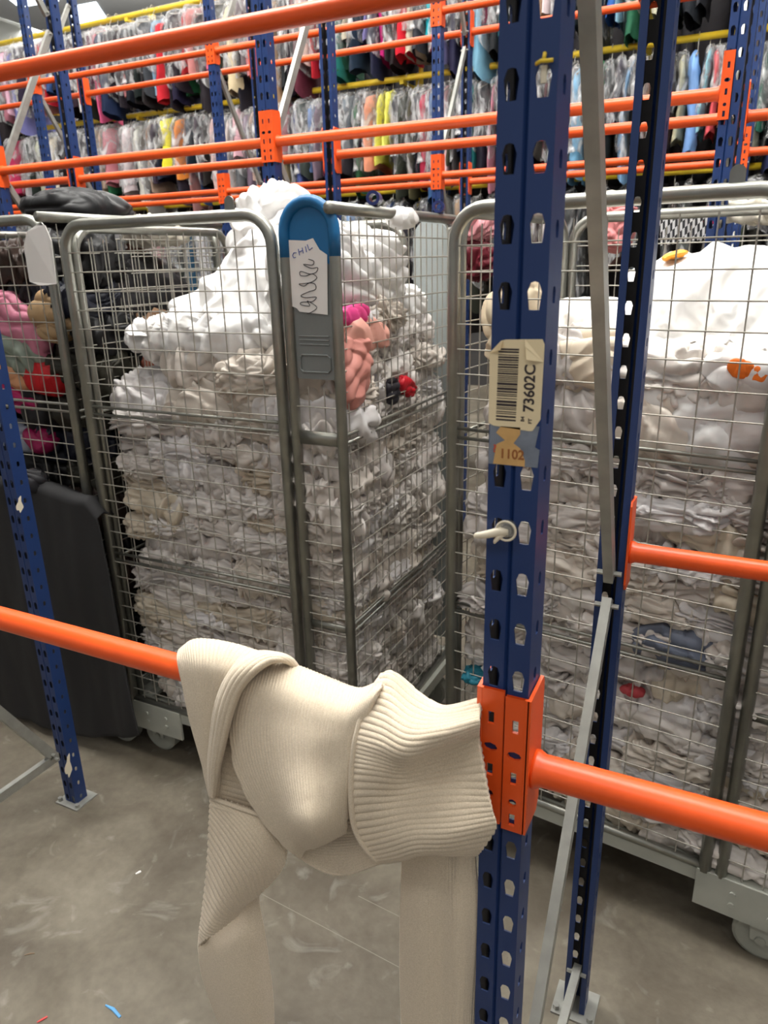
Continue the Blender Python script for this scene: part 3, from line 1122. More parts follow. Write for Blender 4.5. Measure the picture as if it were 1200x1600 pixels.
C1 = Vector((-1.69, 1.5, 0))
mid = cage('roll cage of white laundry with a blue topped narrow gate', C1, 0, blue_top=True, grey_back=True)
ANG2 = math.radians(-6.8)
C2 = Vector((-.615, 1.597, 0))
right = cage('roll cage of white laundry at the right behind the near blue rack', C2, ANG2, dz=.056, dx=.066, D=.70, H=1.66, hook=True)
C0 = Vector((-2.585, 1.5, 0))
dark = cage('roll cage of dark and coloured clothes at the left edge', C0, 0, narrow=False, hook=False, H=1.685)

# rings on the middle cage's top pipe
for px in (585, 686):
    p = at_x(px, 320, -.86)
    t = tag(MB().build('pipe_ring', M['ring']), f'navy plastic ring on the top pipe of the middle cage, {"nearer" if px < 600 else "farther"} of two', 'ring', 'navy rings on the cage pipe')
    b = MB()
    b.tube([(0, -.022, 0), (0, .022, 0)], .0165, 18, cap=False)
    b.tube([(0, .022, 0), (0, -.022, 0)], .0095, 18, cap=False)
    for s in (-1, 1):
        ring_o = [(.0165 * math.cos(a), s * .022, .0165 * math.sin(a)) for a in np.linspace(0, 2 * PI, 18, endpoint=False)]
        ring_i = [(.0095 * math.cos(a), s * .022, .0095 * math.sin(a)) for a in np.linspace(0, 2 * PI, 18, endpoint=False)]
        b.add(ring_o + ring_i, [(i, (i + 1) % 18, 18 + (i + 1) % 18, 18 + i) for i in range(18)])
    t.data = b.mesh('pipe_ring', M['ring'], True)
    t.location = (-.86, p.y, 1.659 + .0135 + .0165)
    t.rotation_euler = (0, 0, .3)

# paper note on the blue-topped gate
pn = thing('paper_note', 'white paper with CHIL in blue marker and a black scribble, on the blue topped gate', 'note', at_y(450, 480, 1.497))
O = pn.location


def on_gate(px, py, d=0.):
    return at_y(px, py, 1.497 - d) - O


b = MB()
pts = [(449, 375), (478, 376), (489, 372), (499, 390), (511, 398), (512, 492), (468, 487), (464, 482), (453, 477)]
fr = [on_gate(*p) for p in pts]
b.add(fr + [p + Vector((0, .0008, 0)) for p in fr], [tuple(range(8, -1, -1)), tuple(range(9, 18))] + [(i, (i + 1) % 9, 9 + (i + 1) % 9, 9 + i) for i in range(9)])
b.build('paper_sheet', M['paper'], pn)
b = MB()
for st in ([(463, 395), (459, 395), (457, 399), (459, 403), (462, 402)], [(466, 389), (468, 399)], [(472, 387), (474, 396)], [(467, 394), (473, 391)], [(477, 385), (479, 394)], [(480, 382), (483, 391), (488, 387)]):
    b.tube([on_gate(x, y, .0008) for x, y in st], .0008, 6)
b.build('blue_writing', M['blueink'], pn)
sc = [(482, 405), (490, 408), (488, 414), (474, 413), (486, 419), (496, 418), (494, 425), (484, 428), (470, 424), (469, 430), (478, 431), (488, 428), (495, 434), (486, 441), (474, 443), (467, 444), (475, 447), (483, 442), (492, 444), (493, 452), (482, 456), (470, 462), (478, 465), (494, 464), (488, 471), (472, 472), (470, 476), (484, 478), (480, 470), (495, 480), (486, 488), (480, 490)]
def smooth_path(pts, k=4):
    out = []
    n = len(pts)
    for i in range(n - 1):
        p0, p1, p2, p3 = [Vector((*pts[max(0, min(n - 1, i + j))], 0)) for j in (-1, 0, 1, 2)]
        for t in range(k):
            t = t / k
            out.append(.5 * ((2 * p1) + (p2 - p0) * t + (2 * p0 - 5 * p1 + 4 * p2 - p3) * t * t + (3 * p1 - p0 - 3 * p2 + p3) * t ** 3))
    return [(p.x, p.y) for p in out] + [pts[-1]]
b = MB()
b.tube([on_gate(x, y, .0008) for x, y in smooth_path(sc)], .0008, 6)
b.build('black_scribble', M['blackink'], pn)

# paper hung on the left cage
p = at_y(66, 400, 1.475)
hp = MB()
pts = [(42, 362), (56, 352), (70, 352), (80, 376), (88, 444), (62, 446), (46, 440), (37, 384)]
fr = [at_y(x, y, 1.478 + .004 * math.sin(i)) - p for i, (x, y) in enumerate(pts)]
n = len(fr)
hp.add(fr + [q + Vector((0, .002, 0)) for q in fr], [tuple(range(n - 1, -1, -1)), tuple(range(n, 2 * n))] + [(i, (i + 1) % n, n + (i + 1) % n, n + i) for i in range(n)])
tag(hp.build('paper_tag', M['paper'], loc=p), 'blank whitish paper tag on the front mesh of the dark cage', 'paper')


# ------------------------------------------------------------------ crumpled laundry
def lump_points(seed, w, d, h, lam, amp, e1=.55, e2=.5, nu=128, nv=72, aniso=(1, 1, 2.2), fl=1., tilt=.7):
    u = np.linspace(-PI, PI, nu, endpoint=False)
    v = np.linspace(-PI / 2, PI / 2, nv)
    U, V = np.meshgrid(u, v)
    sp = lambda c, e: np.sign(c) * np.abs(c) ** e
    P = np.stack([w / 2 * sp(np.cos(V), e1) * sp(np.cos(U), e2), d / 2 * sp(np.cos(V), e1) * sp(np.sin(U), e2), h / 2 * sp(np.sin(V), e1)], -1)
    n = P / np.array([w * w, d * d, h * h])
    n = n / np.maximum(np.linalg.norm(n, axis=-1, keepdims=True), 1e-6)
    L = lam * .56 * fl
    o = seed * 7.13
    X, Y, Z = P[..., 0], P[..., 1], P[..., 2]
    S = Z + .5 * Y * np.clip(n[..., 2], -1, 1)
    N = lambda a, b, c, k: pnoise(np.stack([a, b, c], -1) + o + k)
    ang = (((seed * .618) % 1) - .5) * tilt
    wv = np.stack([N(X / (5 * L), Y / (5 * L), Z / (5 * L), k) for k in (5, 19, 41)], -1)
    w1 = N(X / (3.2 * L), Y / (4 * L), S / (3.6 * L), 0)
    w2 = N(X / (1.3 * L), Y / (2 * L), S / (1.9 * L), 9)
    ph = (S * math.cos(ang) + X * math.sin(ang) + .35 * Y) / L + 3.0 * w1 + .8 * w2
    d1 = np.abs(np.sin(PI * ph)) ** .7
    m1 = .45 + np.clip(N(X / (3 * L), Y / (3 * L), Z / (3 * L), 5) * 1.6 + .5, 0, 1.1)
    w3 = N(X / (2.4 * L), Y / (2.4 * L), S / (2.4 * L), 60)
    ph2 = (X * .75 + S * .65 - .5 * Y) / (.95 * L) + 2.4 * w3
    d2 = np.abs(np.sin(PI * ph2)) ** .7
    m2 = np.clip(N(X / (2.6 * L), Y / (3 * L), Z / (2.6 * L), 23) * 3.0 + .35, 0, 1)
    f3 = N(X / (5 * L), Y / (5 * L), Z / (5 * L), 77)
    cr_ = N(X / (1.6 * L) + 1.2 * w1, Y / (1.6 * L) + w3, Z / (1.6 * L) + 1.2 * w2, 31)
    crease = (1 - np.minimum(1, np.abs(cr_) * 4.5)) ** 1.5
    disp = amp * (m1 * d1 * (1 - .55 * m2) + .8 * m2 * d2 + .45 * crease - .6) + amp * 1.1 * f3
    return P + n * disp[..., None] + wv * amp * .8


def lump_mesh(name, *a, **k):
    return grid_mesh(name, lump_points(*a, **k), M['cloth'], wrap=True)


SMALL = [lump_mesh('laundry', s + 1, .20, .15, .080, .050, .027, e1=.75, aniso=(.8, 1, 1.7)) for s in range(10)]
FLAT = [lump_mesh('laundry', s + 31, .25, .17, .074, .056, .025, e1=.75, aniso=(.7, .9, 1.9)) for s in range(8)]
BIG = [lump_mesh('laundry', s + 61, .36, .24, .17, .085, .032, nu=140, nv=80, e1=.7, aniso=(.7, 1, 1.4)) for s in range(6)]
WHITES = [(218, 213, 209), (212, 205, 199), (204, 196, 188), (222, 219, 219), (210, 201, 190), (198, 192, 188), (216, 210, 205)]
CREAMS = [(210, 199, 180), (202, 190, 172)]
rl = random.Random(9)


def put(name, me, loc, rz, col, label, cat, group=None, scale=(1, 1, 1), rx=0., ry=0.):
    o = bpy.data.objects.new(name, me)
    C.objects.link(o)
    o.location = loc
    o.rotation_euler = (rx, ry, rz)
    o.scale = scale
    o.color = s2l(col) + (1,)
    return tag(o, label, cat, group)


def zone(z):
    return 'lower third' if z < .62 else 'middle third' if z < 1.0 else 'upper third'


def white():
    return rl.choice(WHITES) if rl.random() < .94 else rl.choice(CREAMS)


def pack_face(base, rz, along, y_in, z0, ztop, face_txt, step=(.125, .17), dzr=(.053, .066), bigfrom=9., e0=.09, e1=.06):
    """Layers of crumpled pieces behind one wire face. base + along * axis is the face line; y_in: distance behind the wire."""
    ax = Vector((math.cos(rz), math.sin(rz), 0))
    inn = Vector((-math.sin(rz), math.cos(rz), 0))
    z = z0
    while True:
        big = z > bigfrom
        x = rl.uniform(-.06, .02)
        if z > max(ztop(0), ztop(along * .5), ztop(along)):
            break
        while x < along - .05:
            me = rl.choice(BIG if big else (SMALL if rl.random() < .65 else FLAT))
            st = rl.uniform(*step) * (1.6 if big else 1)
            xc = x + st / 2 + .02
            if z <= ztop(xc):
                sx = min(1.05, (st + .05) / (.36 if big else .21))
                p = base + ax * min(max(xc, e0), along - e1) + inn * (y_in + rl.uniform(-.012, .022)) + Vector((0, 0, z + rl.uniform(-.006, .006)))
                put('laundry', me, p, rz + rl.uniform(-.12, .12) + (PI if rl.random() < .5 else 0), rl.choice(WHITES) if big else white(),
                    f'white crumpled laundry piece packed behind {face_txt}, {zone(z)}', 'laundry', f'laundry behind {face_txt}, {zone(z)}',
                    (sx, rl.uniform(.85, 1.0) * (.72 if big else 1), rl.uniform(.78, 1.02) * (.85 if big else 1)), rx=rl.uniform(-.3, .2), ry=rl.uniform(-.16, .16))
            x += st
        z += (.10 if big else rl.uniform(*dzr))


pack_face(C1 + Vector((.045, 0, 0)), 0, .78, .105, .235, lambda x: 1.36 if x > .1 else 1.28, 'the front wire of the middle cage', step=(.115, .165), e0=.115, e1=.135, bigfrom=1.14)
pack_face(Vector((-.862, 1.51, 0)), PI / 2, .66, .098, .235, lambda x: 1.44 - .12 * x, 'the side wire of the middle cage', step=(.10, .15), e0=.135, e1=.08)
ca2 = Vector((math.cos(ANG2), math.sin(ANG2), 0))
pack_face(C2 + ca2 * .02, ANG2, .80, .10, .235, lambda x: 1.16, 'the front wire of the right cage', step=(.12, .18), dzr=(.054, .068), e0=.12, e1=.11)
pack_face(C2 + ca2 * .02, ANG2, .80, .12, 1.21, lambda x: 1.36 if x < .25 else 1.40, 'the top front wire of the right cage', bigfrom=0., e0=.18, e1=.16)

# packed cores behind the visible layers
def core(name, label, base, rz, w, d, h, seed):
    P = lump_points(seed, w, d, h, .08, .03, e1=.25, e2=.25, nu=120, nv=60)
    o = bpy.data.objects.new(name, grid_mesh(name, P, M['cloth'], wrap=True))
    C.objects.link(o)
    o.location = base
    o.rotation_euler = (0, 0, rz)
    o.color = s2l((206, 200, 194)) + (1,)
    return tag(o, label, 'laundry', kind='stuff')


core('packed_linen', 'white linen packed in the heart of the middle cage', (C1.x + .40, C1.y + .41, .74), 0, .70, .52, 1.06, 3)
core('packed_linen', 'white linen packed in the heart of the right cage', C2 + ca2 * .42 + Vector((.05, .43, .74)), ANG2, .72, .46, 1.06, 4)


def sheet(name, label, cat, px, py, Y, w, d, h, seed, col=(226, 225, 224), lam=.15, amp=.05, rz=0., rx=0, ry=0, aniso=(1, 1, 1.4), e1=.8, e2=.7, X=None):
    me = lump_mesh(name, seed, w, d, h, lam, amp, e1=e1, e2=e2, nu=150, nv=84, aniso=aniso)
    loc = at_x(px, py, X) if X is not None else at_y(px, py, Y)
    return put(name, me, loc, rz, col, label, cat, None, rx=rx, ry=ry)


# middle cage: the heap above the front wire
def sheet_at(name, label, cat, loc, w, d, h, seed, col=(226, 225, 224), lam=.15, amp=.035, rz=0., rx=0, ry=0, aniso=(1, 1, 1.3), e1=.85, e2=.75):
    return put(name, lump_mesh(name, seed, w, d, h, lam, amp, e1=e1, e2=e2, nu=190, nv=110, aniso=aniso), loc, rz, col, label, cat, None, rx=rx, ry=ry)


def draped_sheet(label, cx, cy, rz, w, d, z_start, z_plane, balls, seed, n=60, frames=46, crump=1.):
    """A sheet let fall over a heap by the cloth solver and kept as a plain mesh."""
    helpers = []
    rm = Matrix.Translation((cx, cy, 0)) @ Matrix.Rotation(rz, 4, 'Z')

    def collider(verts, faces, mtx):
        me = bpy.data.meshes.new('heap_tmp')
        me.from_pydata(verts, [], faces)
        o = bpy.data.objects.new('heap_tmp', me)
        C.objects.link(o)
        o.matrix_world = mtx
        o.modifiers.new('heap', 'COLLISION')
        o.collision.thickness_outer = .006
        o.collision.cloth_friction = 25
        helpers.append(o)
    sv = [(math.cos(t) * math.cos(p), math.sin(t) * math.cos(p), math.sin(p)) for p in np.linspace(-PI / 2, PI / 2, 12) for t in np.linspace(0, 2 * PI, 20, endpoint=False)]
    sf = [(k * 20 + q, k * 20 + (q + 1) % 20, (k + 1) * 20 + (q + 1) % 20, (k + 1) * 20 + q) for k in range(11) for q in range(20)]
    for (bx, by, bz), (rx, ry, rzz) in balls:
        collider(sv, sf, rm @ Matrix.Translation((bx, by, bz)) @ Matrix.Diagonal((rx, ry, rzz, 1)))
    collider([(-1, -1, 0), (1, -1, 0), (1, 1, 0), (-1, 1, 0)], [(0, 1, 2, 3)], rm @ Matrix.Translation((0, 0, z_plane)))
    V = []
    for v in np.linspace(-d / 2, d / 2, n):
        for u in np.linspace(-w / 2, w / 2, n):
            V.append((u * .84 + .008 * math.sin(40 * v + seed), v * .84, z_start + crump * .030 * math.sin(34 * u + 5 * math.sin(9 * v + seed)) + crump * .026 * math.sin(30 * v + 4 * math.sin(8 * u + 2 * seed))))
    F = [(a * n + b_, a * n + b_ + 1, (a + 1) * n + b_ + 1, (a + 1) * n + b_) for a in range(n - 1) for b_ in range(n - 1)]
    me = bpy.data.meshes.new('sheet_tmp')
    me.from_pydata([tuple(rm @ Vector(p)) for p in V], [], F)
    o = bpy.data.objects.new('sheet_tmp', me)
    C.objects.link(o)
    m = o.modifiers.new('fall', 'CLOTH')
    st = m.settings
    st.quality, st.mass, st.air_damping = 5, .25, 2
    st.tension_stiffness = st.compression_stiffness = 15
    st.shear_stiffness, st.bending_stiffness = 5, .05
    cs = m.collision_settings
    cs.distance_min, cs.use_self_collision, cs.self_distance_min, cs.collision_quality = .004, True, .004, 2
    m.point_cache.frame_end = frames
    for f in range(1, frames + 1):
        SC.frame_set(f)
    r = bpy.data.meshes.new_from_object(o.evaluated_get(bpy.context.evaluated_depsgraph_get()))
    for h in helpers + [o]:
        bpy.data.objects.remove(h)
    SC.frame_set(1)
    loc = Vector((cx, cy, z_plane))
    r.transform(Matrix.Translation(-loc))
    r.name = 'bed_sheet'
    r.materials.clear()
    r.materials.append(M['cloth'])
    r.polygons.foreach_set('use_smooth', [True] * len(r.polygons))
    ob = put('bed_sheet', r, loc, 0, (226, 225, 224), label, 'sheet')
    sm = ob.modifiers.new('thickness', 'SOLIDIFY')
    sm.thickness = .004
    ss = ob.modifiers.new('smooth', 'SUBSURF')
    ss.levels = ss.render_levels = 1
    return ob


draped_sheet('large white sheet heaped on top of the laundry in the middle cage', -1.27, 1.80, 0, .80, .66, 1.78, 1.36,
             [((.10, .02, .0 + 1.42), (.26, .19, .22)), ((-.10, .06, 1.38), (.22, .16, .13)), ((.20, -.10, 1.38), (.14, .10, .14)), ((.0, .16, 1.46), (.2, .1, .14))], 2)
sheet_at('bed_sheet', 'white sheet rolled over the front edge of the middle cage pile, below the big heap', 'sheet', (-1.335, 1.63, 1.36), .55, .17, .14, 102, lam=.085, amp=.026, aniso=(.6, 1, 1.4))
sheet_at('bed_sheet', 'bunched white sheet rising highest at the back of the middle cage', 'sheet', (-1.36, 2.02, 1.63), .26, .26, .26, 103, lam=.10, amp=.026)
sheet_at('pillowcase', 'white pillowcase stuffed behind the blue topped gate', 'linen', (-1.02, 1.67, 1.49), .22, .26, .28, 104, lam=.12, amp=.024)
sheet_at('bed_sheet', 'white sheet bulging under the side pipe of the middle cage', 'sheet', (-1.00, 1.90, 1.50), .21, .26, .26, 105, lam=.10, amp=.024)
sheet_at('towel', 'white towel looped over the top pipe of the middle cage', 'towel', (-.862, 1.86, 1.652), .05, .15, .05, 106, lam=.08, amp=.007)
sheet_at('towel', 'white towel bundle near the pale back panel of the middle cage', 'towel', (-.955, 2.08, 1.41), .12, .12, .12, 107, lam=.06, amp=.016)
# coloured pieces in the side of the middle cage
sheet('blouse', 'salmon pink blouse showing through the side wire of the middle cage', 'blouse', 572, 524, 1.62, .05, .24, .085, 111, (226, 166, 152), lam=.12, amp=.014, X=-.876, rx=-.1)
sheet('blouse', 'salmon pink satin sleeve hanging below the pink blouse in the middle cage', 'blouse', 552, 575, 1.62, .04, .12, .19, 112, (212, 144, 134), lam=.11, amp=.012, X=-.872)
sheet('vest', 'hot pink vest wedged above the salmon blouse in the middle cage', 'vest', 552, 492, 1.6, .035, .13, .045, 113, (226, 70, 140), lam=.09, amp=.005, X=-.874)
sheet('sock', 'bright red sock in the side of the middle cage', 'sock', 634, 605, 1.9, .03, .11, .04, 114, (196, 22, 40), lam=.07, amp=.007, X=-.872, rx=-.4)
sheet('sock', 'black sock beside the red one in the side of the middle cage', 'sock', 611, 612, 1.9, .03, .06, .07, 115, (34, 32, 40), lam=.07, amp=.006, X=-.872)
# right cage
def in2(x, y, z):
    return Vector((C2.x + x * math.cos(ANG2) - y * math.sin(ANG2), C2.y + x * math.sin(ANG2) + y * math.cos(ANG2), z))


_c = in2(.50, .36, 0)
draped_sheet('wide white sheet heaped over the right cage pile', _c.x, _c.y, ANG2, .66, .66, 1.66, 1.36,
             [((.02, .05, 1.37), (.25, .18, .18)), ((.16, .0, 1.34), (.16, .16, .13)), ((-.12, .10, 1.39), (.14, .13, .15))], 5, crump=.55)
_c = in2(.22, .30, 0)
draped_sheet('smooth white sheet lying over the left part of the right cage pile', _c.x, _c.y, ANG2, .44, .50, 1.58, 1.34,
             [((0, .02, 1.34), (.17, .18, .105))], 8, n=46, crump=.6)
sheet_at('bed_sheet', 'white sheet bunched up like a cap at the right of the right cage pile', 'sheet', in2(.70, .40, 1.42), .20, .20, .20, 123, lam=.12, amp=.024)
sheet_at('bed_sheet', 'white sheet sliding down the front of the right cage at mid height', 'sheet', in2(.50, .105, 1.22), .46, .12, .20, 124, lam=.16, amp=.026, rz=ANG2, ry=.2, aniso=(.8, 1, 1.4))
sheet_at('tablecloth', 'cream tablecloth folded at the left end of the right cage pile', 'tablecloth', in2(.10, .13, 1.42), .14, .16, .26, 125, (226, 210, 182), lam=.10, amp=.02)
sheet_at('pillowcase', 'beige pillowcase bulging beside the galvanised brace in the right cage', 'linen', in2(.29, .10, 1.33), .13, .12, .12, 126, (210, 196, 176), lam=.09, amp=.016)
sheet('jeans', 'faded blue denim jeans squeezed into the right cage', 'jeans', 1052, 1008, 1.585, .17, .06, .085, 127, (112, 120, 138), lam=.07, amp=.018)
sheet('sock', 'red sock tip poking out in the right cage', 'sock', 988, 1080, 1.565, .05, .03, .02, 128, (170, 60, 66), lam=.04, amp=.006)
sheet('sock', 'teal sock low at the left corner of the right cage', 'sock', 740, 1055, 1.6, .06, .06, .03, 129, (30, 110, 130), lam=.04, amp=.008)
sheet('carrier_bag', 'white and orange carrier bag lying on the right cage pile', 'bag', 1170, 580, 1.58, .16, .08, .07, 130, (226, 224, 224), lam=.10, amp=.012)
for px, py, w, dsc in ((1158, 576, .05, 'left'), (1192, 586, .05, 'right')):
    sheet('cloth_strip', f'orange strip of cloth on the carrier bag in the right cage, {dsc} of two', 'cloth', px, py, 1.545, w, .014, .035, 131 + px, (240, 120, 36), lam=.06, amp=.003, ry=.35)
sheet('cloth_strip', 'yellow orange cloth corner on top of the right cage pile', 'cloth', 1054, 399, 1.93, .05, .05, .010, 133, (240, 160, 50), lam=.05, amp=.004, ry=-.25)

# ------------------------------------------------------------------ dark cage: clothes of many colours
DARKS = [('black', (16, 15, 17)), ('charcoal', (32, 30, 33)), ('navy', (20, 23, 38)), ('brown', (54, 40, 34)), ('dark olive', (44, 42, 33))]
zd, idx = .30, 0
dcount = {}
while zd < 1.58:
    x = -2.56
    while x < -1.80:
        cn, cc = rl.choice(DARKS)
        dcount[cn] = dcount.get(cn, 0) + 1
        put('garment', rl.choice(SMALL), (x + .1, 1.64 + rl.uniform(-.01, .02), zd), rl.uniform(-.3, .3), cc, f'{cn} garment in the dark cage, {ordinal(dcount[cn])} {cn} one from the bottom', 'garment', 'dark garments in the left cage', (1.25, 1.15, 1.35))
        x += .21
    for k in range(3 if zd < 1.42 else 0):
        cn, cc = rl.choice(DARKS + [('rust', (130, 70, 52)), ('tan', (150, 118, 92)), ('umber', (104, 78, 62))])
        cn2 = cn + ' folded'
        dcount[cn2] = dcount.get(cn2, 0) + 1
        put('garment', rl.choice(SMALL), (-1.86, 1.74 + .19 * k, zd), PI / 2 + rl.uniform(-.2, .2), cc, f'{cn} folded garment at the side of the dark cage, {ordinal(dcount[cn2])} such from the bottom', 'garment', 'dark garments in the left cage', (1.1, 1.0, 1.35))
    zd += .105
for a in [('blouse', 'dusty pink satin blouse falling across the front of the dark cage', 30, 510, (190, 116, 138), .26, .15, .5),
          ('scarf', 'grey green scarf under the pink blouse in the dark cage', 34, 548, (128, 138, 126), .22, .13, .4),
          ('sweater', 'bright red sweater low in the dark cage', 72, 592, (186, 18, 28), .15, .11, 0),
          ('scarf', 'tan satin scarf left of the red sweater in the dark cage', 18, 578, (206, 150, 110), .20, .06, .5),
          ('top', 'magenta top below the tan scarf in the dark cage', 32, 618, (170, 22, 90), .15, .06, .5),
          ('top', 'deep pink top lowest in the dark cage above the black cover', 66, 690, (140, 18, 74), .11, .08, .3),
          ('scarf', 'pale grey blue scarf beside the deep pink top in the dark cage', 28, 680, (150, 156, 170), .16, .09, .3),
          ('shirt', 'camel shirt behind the corner post of the dark cage', 84, 498, (176, 146, 108), .12, .13, 0)]:
    sheet(a[0], a[1], a[0], a[2], a[3], 1.545, a[5], .07, a[6], 200 + a[2] + a[3], a[4], lam=.11, amp=.013, ry=a[7])
sheet('coat', 'black coat lying on top of the dark cage', 'coat', 124, 330, 1.84, .30, .30, .10, 231, (12, 12, 15), lam=.13, amp=.016)
sheet('shirt', 'white shirt collar under the black coat on the dark cage', 'shirt', 140, 372, 1.9, .20, .16, .10, 232, (228, 230, 236), lam=.07, amp=.02)
sheet('garment', 'pale striped garment at the top back of the dark cage', 'garment', 215, 362, 2.03, .36, .20, .07, 233, (220, 214, 200), lam=.07, amp=.02)
sheet('garment', 'reddish brown garment under the white shirt in the dark cage', 'garment', 175, 395, 2.0, .18, .2, .12, 234, (110, 70, 60), lam=.07, amp=.02)

P = lump_points(8, .76, .50, 1.36, .12, .03, e1=.25, e2=.25, nu=100, nv=60)
o = bpy.data.objects.new('packed_clothing', grid_mesh('packed_clothing', P, M['cloth'], wrap=True))
C.objects.link(o)
o.location = (-2.20, 1.93, .91)
o.color = s2l((30, 29, 32)) + (1,)
tag(o, 'dark clothing packed in the heart of the dark cage', 'clothing', kind='stuff')

# black cover hanging over the lower front of the dark cage
nu, nv = 90, 70
P = np.zeros((nv, nu, 3))
top = [(-130, 742), (20, 742), (45, 742), (70, 752), (100, 764), (132, 772), (150, 800)]
bot = [(-160, 1160), (-40, 1165), (30, 1160), (90, 1158), (150, 1150), (200, 1148), (226, 1142)]
tp = np.array([at_y(x, y, 1.455) for x, y in top])
bt = np.array([at_y(x, y, 1.44) for x, y in bot])
bt[:, 2] = np.maximum(bt[:, 2], .03)
tt = np.linspace(0, 1, len(top))
for j, s in enumerate(np.linspace(0, 1, nu)):
    A = np.array([np.interp(s, tt, tp[:, k]) for k in range(3)])
    B_ = np.array([np.interp(s, tt, bt[:, k]) for k in range(3)])
    for i, v in enumerate(np.linspace(0, 1, nv)):
        P[i, j] = A + (B_ - A) * v
q = np.stack([P[..., 0] * 7, P[..., 2] * 1.3, P[..., 0] * 0], -1)
P[..., 1] += .035 * pnoise(q) + .014 * pnoise(q * 2.3 + 9) - .01
P[0, :, 1] += .06
P[0, :, 2] -= .03
P[1, :, 1] += .02
o = bpy.data.objects.new('fabric_cover', grid_mesh('fabric_cover', P, M['black_cloth']))
C.objects.link(o)
sm = o.modifiers.new('thickness', 'SOLIDIFY')
sm.thickness = .006
tag(o, 'black fabric cover draped over the lower front of the dark cage', 'cover')
sheet('cushion', 'dark rolled bundle on the upper edge of the black cover', 'bundle', 48, 752, 1.46, .09, .08, .06, 241, (30, 29, 33), lam=.06, amp=.01)

# things seen behind the right cage
sk = thing('skirt', 'black and white checked skirt hanging behind the right cage', 'skirt', at_y(1075, 352, 2.5))
m = bpy.data.materials.new('black_white_check')
m.use_nodes = True
nt = m.node_tree
ck = nt.nodes.new('ShaderNodeTexChecker')
ck.inputs['Scale'].default_value = 1
ck.inputs['Color1'].default_value = (.03, .03, .035, 1)
ck.inputs['Color2'].default_value = (.75, .75, .76, 1)
tc = nt.nodes.new('ShaderNodeTexCoord')
mp = nt.nodes.new('ShaderNodeMapping')
mp.inputs['Scale'].default_value = (150, .01, 42)
mp.inputs['Rotation'].default_value = (0, .25, 0)
nt.links.new(tc.outputs['Object'], mp.inputs['Vector'])
nt.links.new(mp.outputs['Vector'], ck.inputs['Vector'])
nt.links.new(ck.outputs['Color'], nt.nodes['Principled BSDF'].inputs['Base Color'])
nt.nodes['Principled BSDF'].inputs['Roughness'].default_value = .8
c4 = [np.array(at_y(x, y, 2.5)) - np.array(sk.location) for x, y in ((1030, 330), (1100, 326), (1122, 372), (1032, 384))]
P = np.zeros((24, 40, 3))
for i, v in enumerate(np.linspace(0, 1, 24)):
    for j, u in enumerate(np.linspace(0, 1, 40)):
        P[i, j] = (c4[0] * (1 - u) + c4[1] * u) * (1 - v) + (c4[3] * (1 - u) + c4[2] * u) * v
        P[i, j, 1] += .012 * math.sin(u * 38)
o = bpy.data.objects.new('skirt_cloth', grid_mesh('skirt_cloth', P, m))
C.objects.link(o)
o.parent = sk
sm = o.modifiers.new('thickness', 'SOLIDIFY')
sm.thickness = .012
sheet('garment', 'hot pink and red garment beside the checked skirt behind the right cage', 'garment', 1112, 342, 2.52, .06, .06, .07, 251, (226, 50, 100), lam=.04, amp=.01)
sheet('towel', 'ivory towel hanging behind the right cage at the right edge', 'towel', 1170, 335, 2.44, .17, .05, .06, 252, (222, 216, 200), lam=.06, amp=.012)
sheet('garment', 'red and white patterned garment behind the left end of the right cage', 'garment', 748, 350, 2.6, .10, .10, .10, 253, (214, 150, 156), lam=.04, amp=.02)
sheet('garment', 'dark red garment under the patterned one behind the right cage', 'garment', 748, 405, 2.6, .12, .10, .12, 254, (96, 20, 34), lam=.05, amp=.02)
sheet('garment', 'pink garment bundle seen through the back wire of the right cage', 'garment', 960, 355, 2.7, .10, .10, .14, 255, (220, 140, 140), lam=.05, amp=.02)
b = MB()
A = at_y(925, 306, 1.62)
for k, (pts, rs) in enumerate(((((925, 309), (940, 307), (958, 303), (964, 300)), (.007, .009, .008, .003)),)):
    b.tube([at_y(x, y, 1.60) - A for x, y in pts], .008, 10, rs=list(rs))
tag(b.build('garment_hanger', M['tagwhite'], loc=A, smooth=True), 'end of a white plastic hanger resting on the right cage top tube', 'hanger')

# ------------------------------------------------------------------ litter on the floor
for nm, lb, m_, (p, q), w in (('plastic_strip', 'light blue plastic strip on the concrete', M['blueplastic'], ((165, 1571), (188, 1590)), .004),
                              ('plastic_strip', 'red plastic scrap on the concrete at the bottom edge', M['redplastic'], ((58, 1598), (74, 1589)), .003),
                              ('paper_scrap', 'white paper scrap on the concrete in the middle of the aisle', M['whitebit'], ((212, 1366), (220, 1362)), .004),
                              ('twig', 'small brown sliver on the concrete', mat('brown_sliver', (120, 100, 80), .8), ((38, 1493), (54, 1490)), .002)):
    A, B_ = at_z(*p, 0), at_z(*q, 0)
    b = MB()
    mid_ = (A + B_) / 2
    b.tube([A - mid_ + Vector((0, 0, .002)), (A * .6 + B_ * .4) - mid_ + Vector((.002, .003, .003)), B_ - mid_ + Vector((0, 0, .002))], w, 8, rs=[w * .5, w, w * .8])
    b.v = [(x, y, max(0.0005, z * .6)) for x, y, z in b.v]
    tag(b.build(nm, m_, loc=mid_), lb, 'litter')


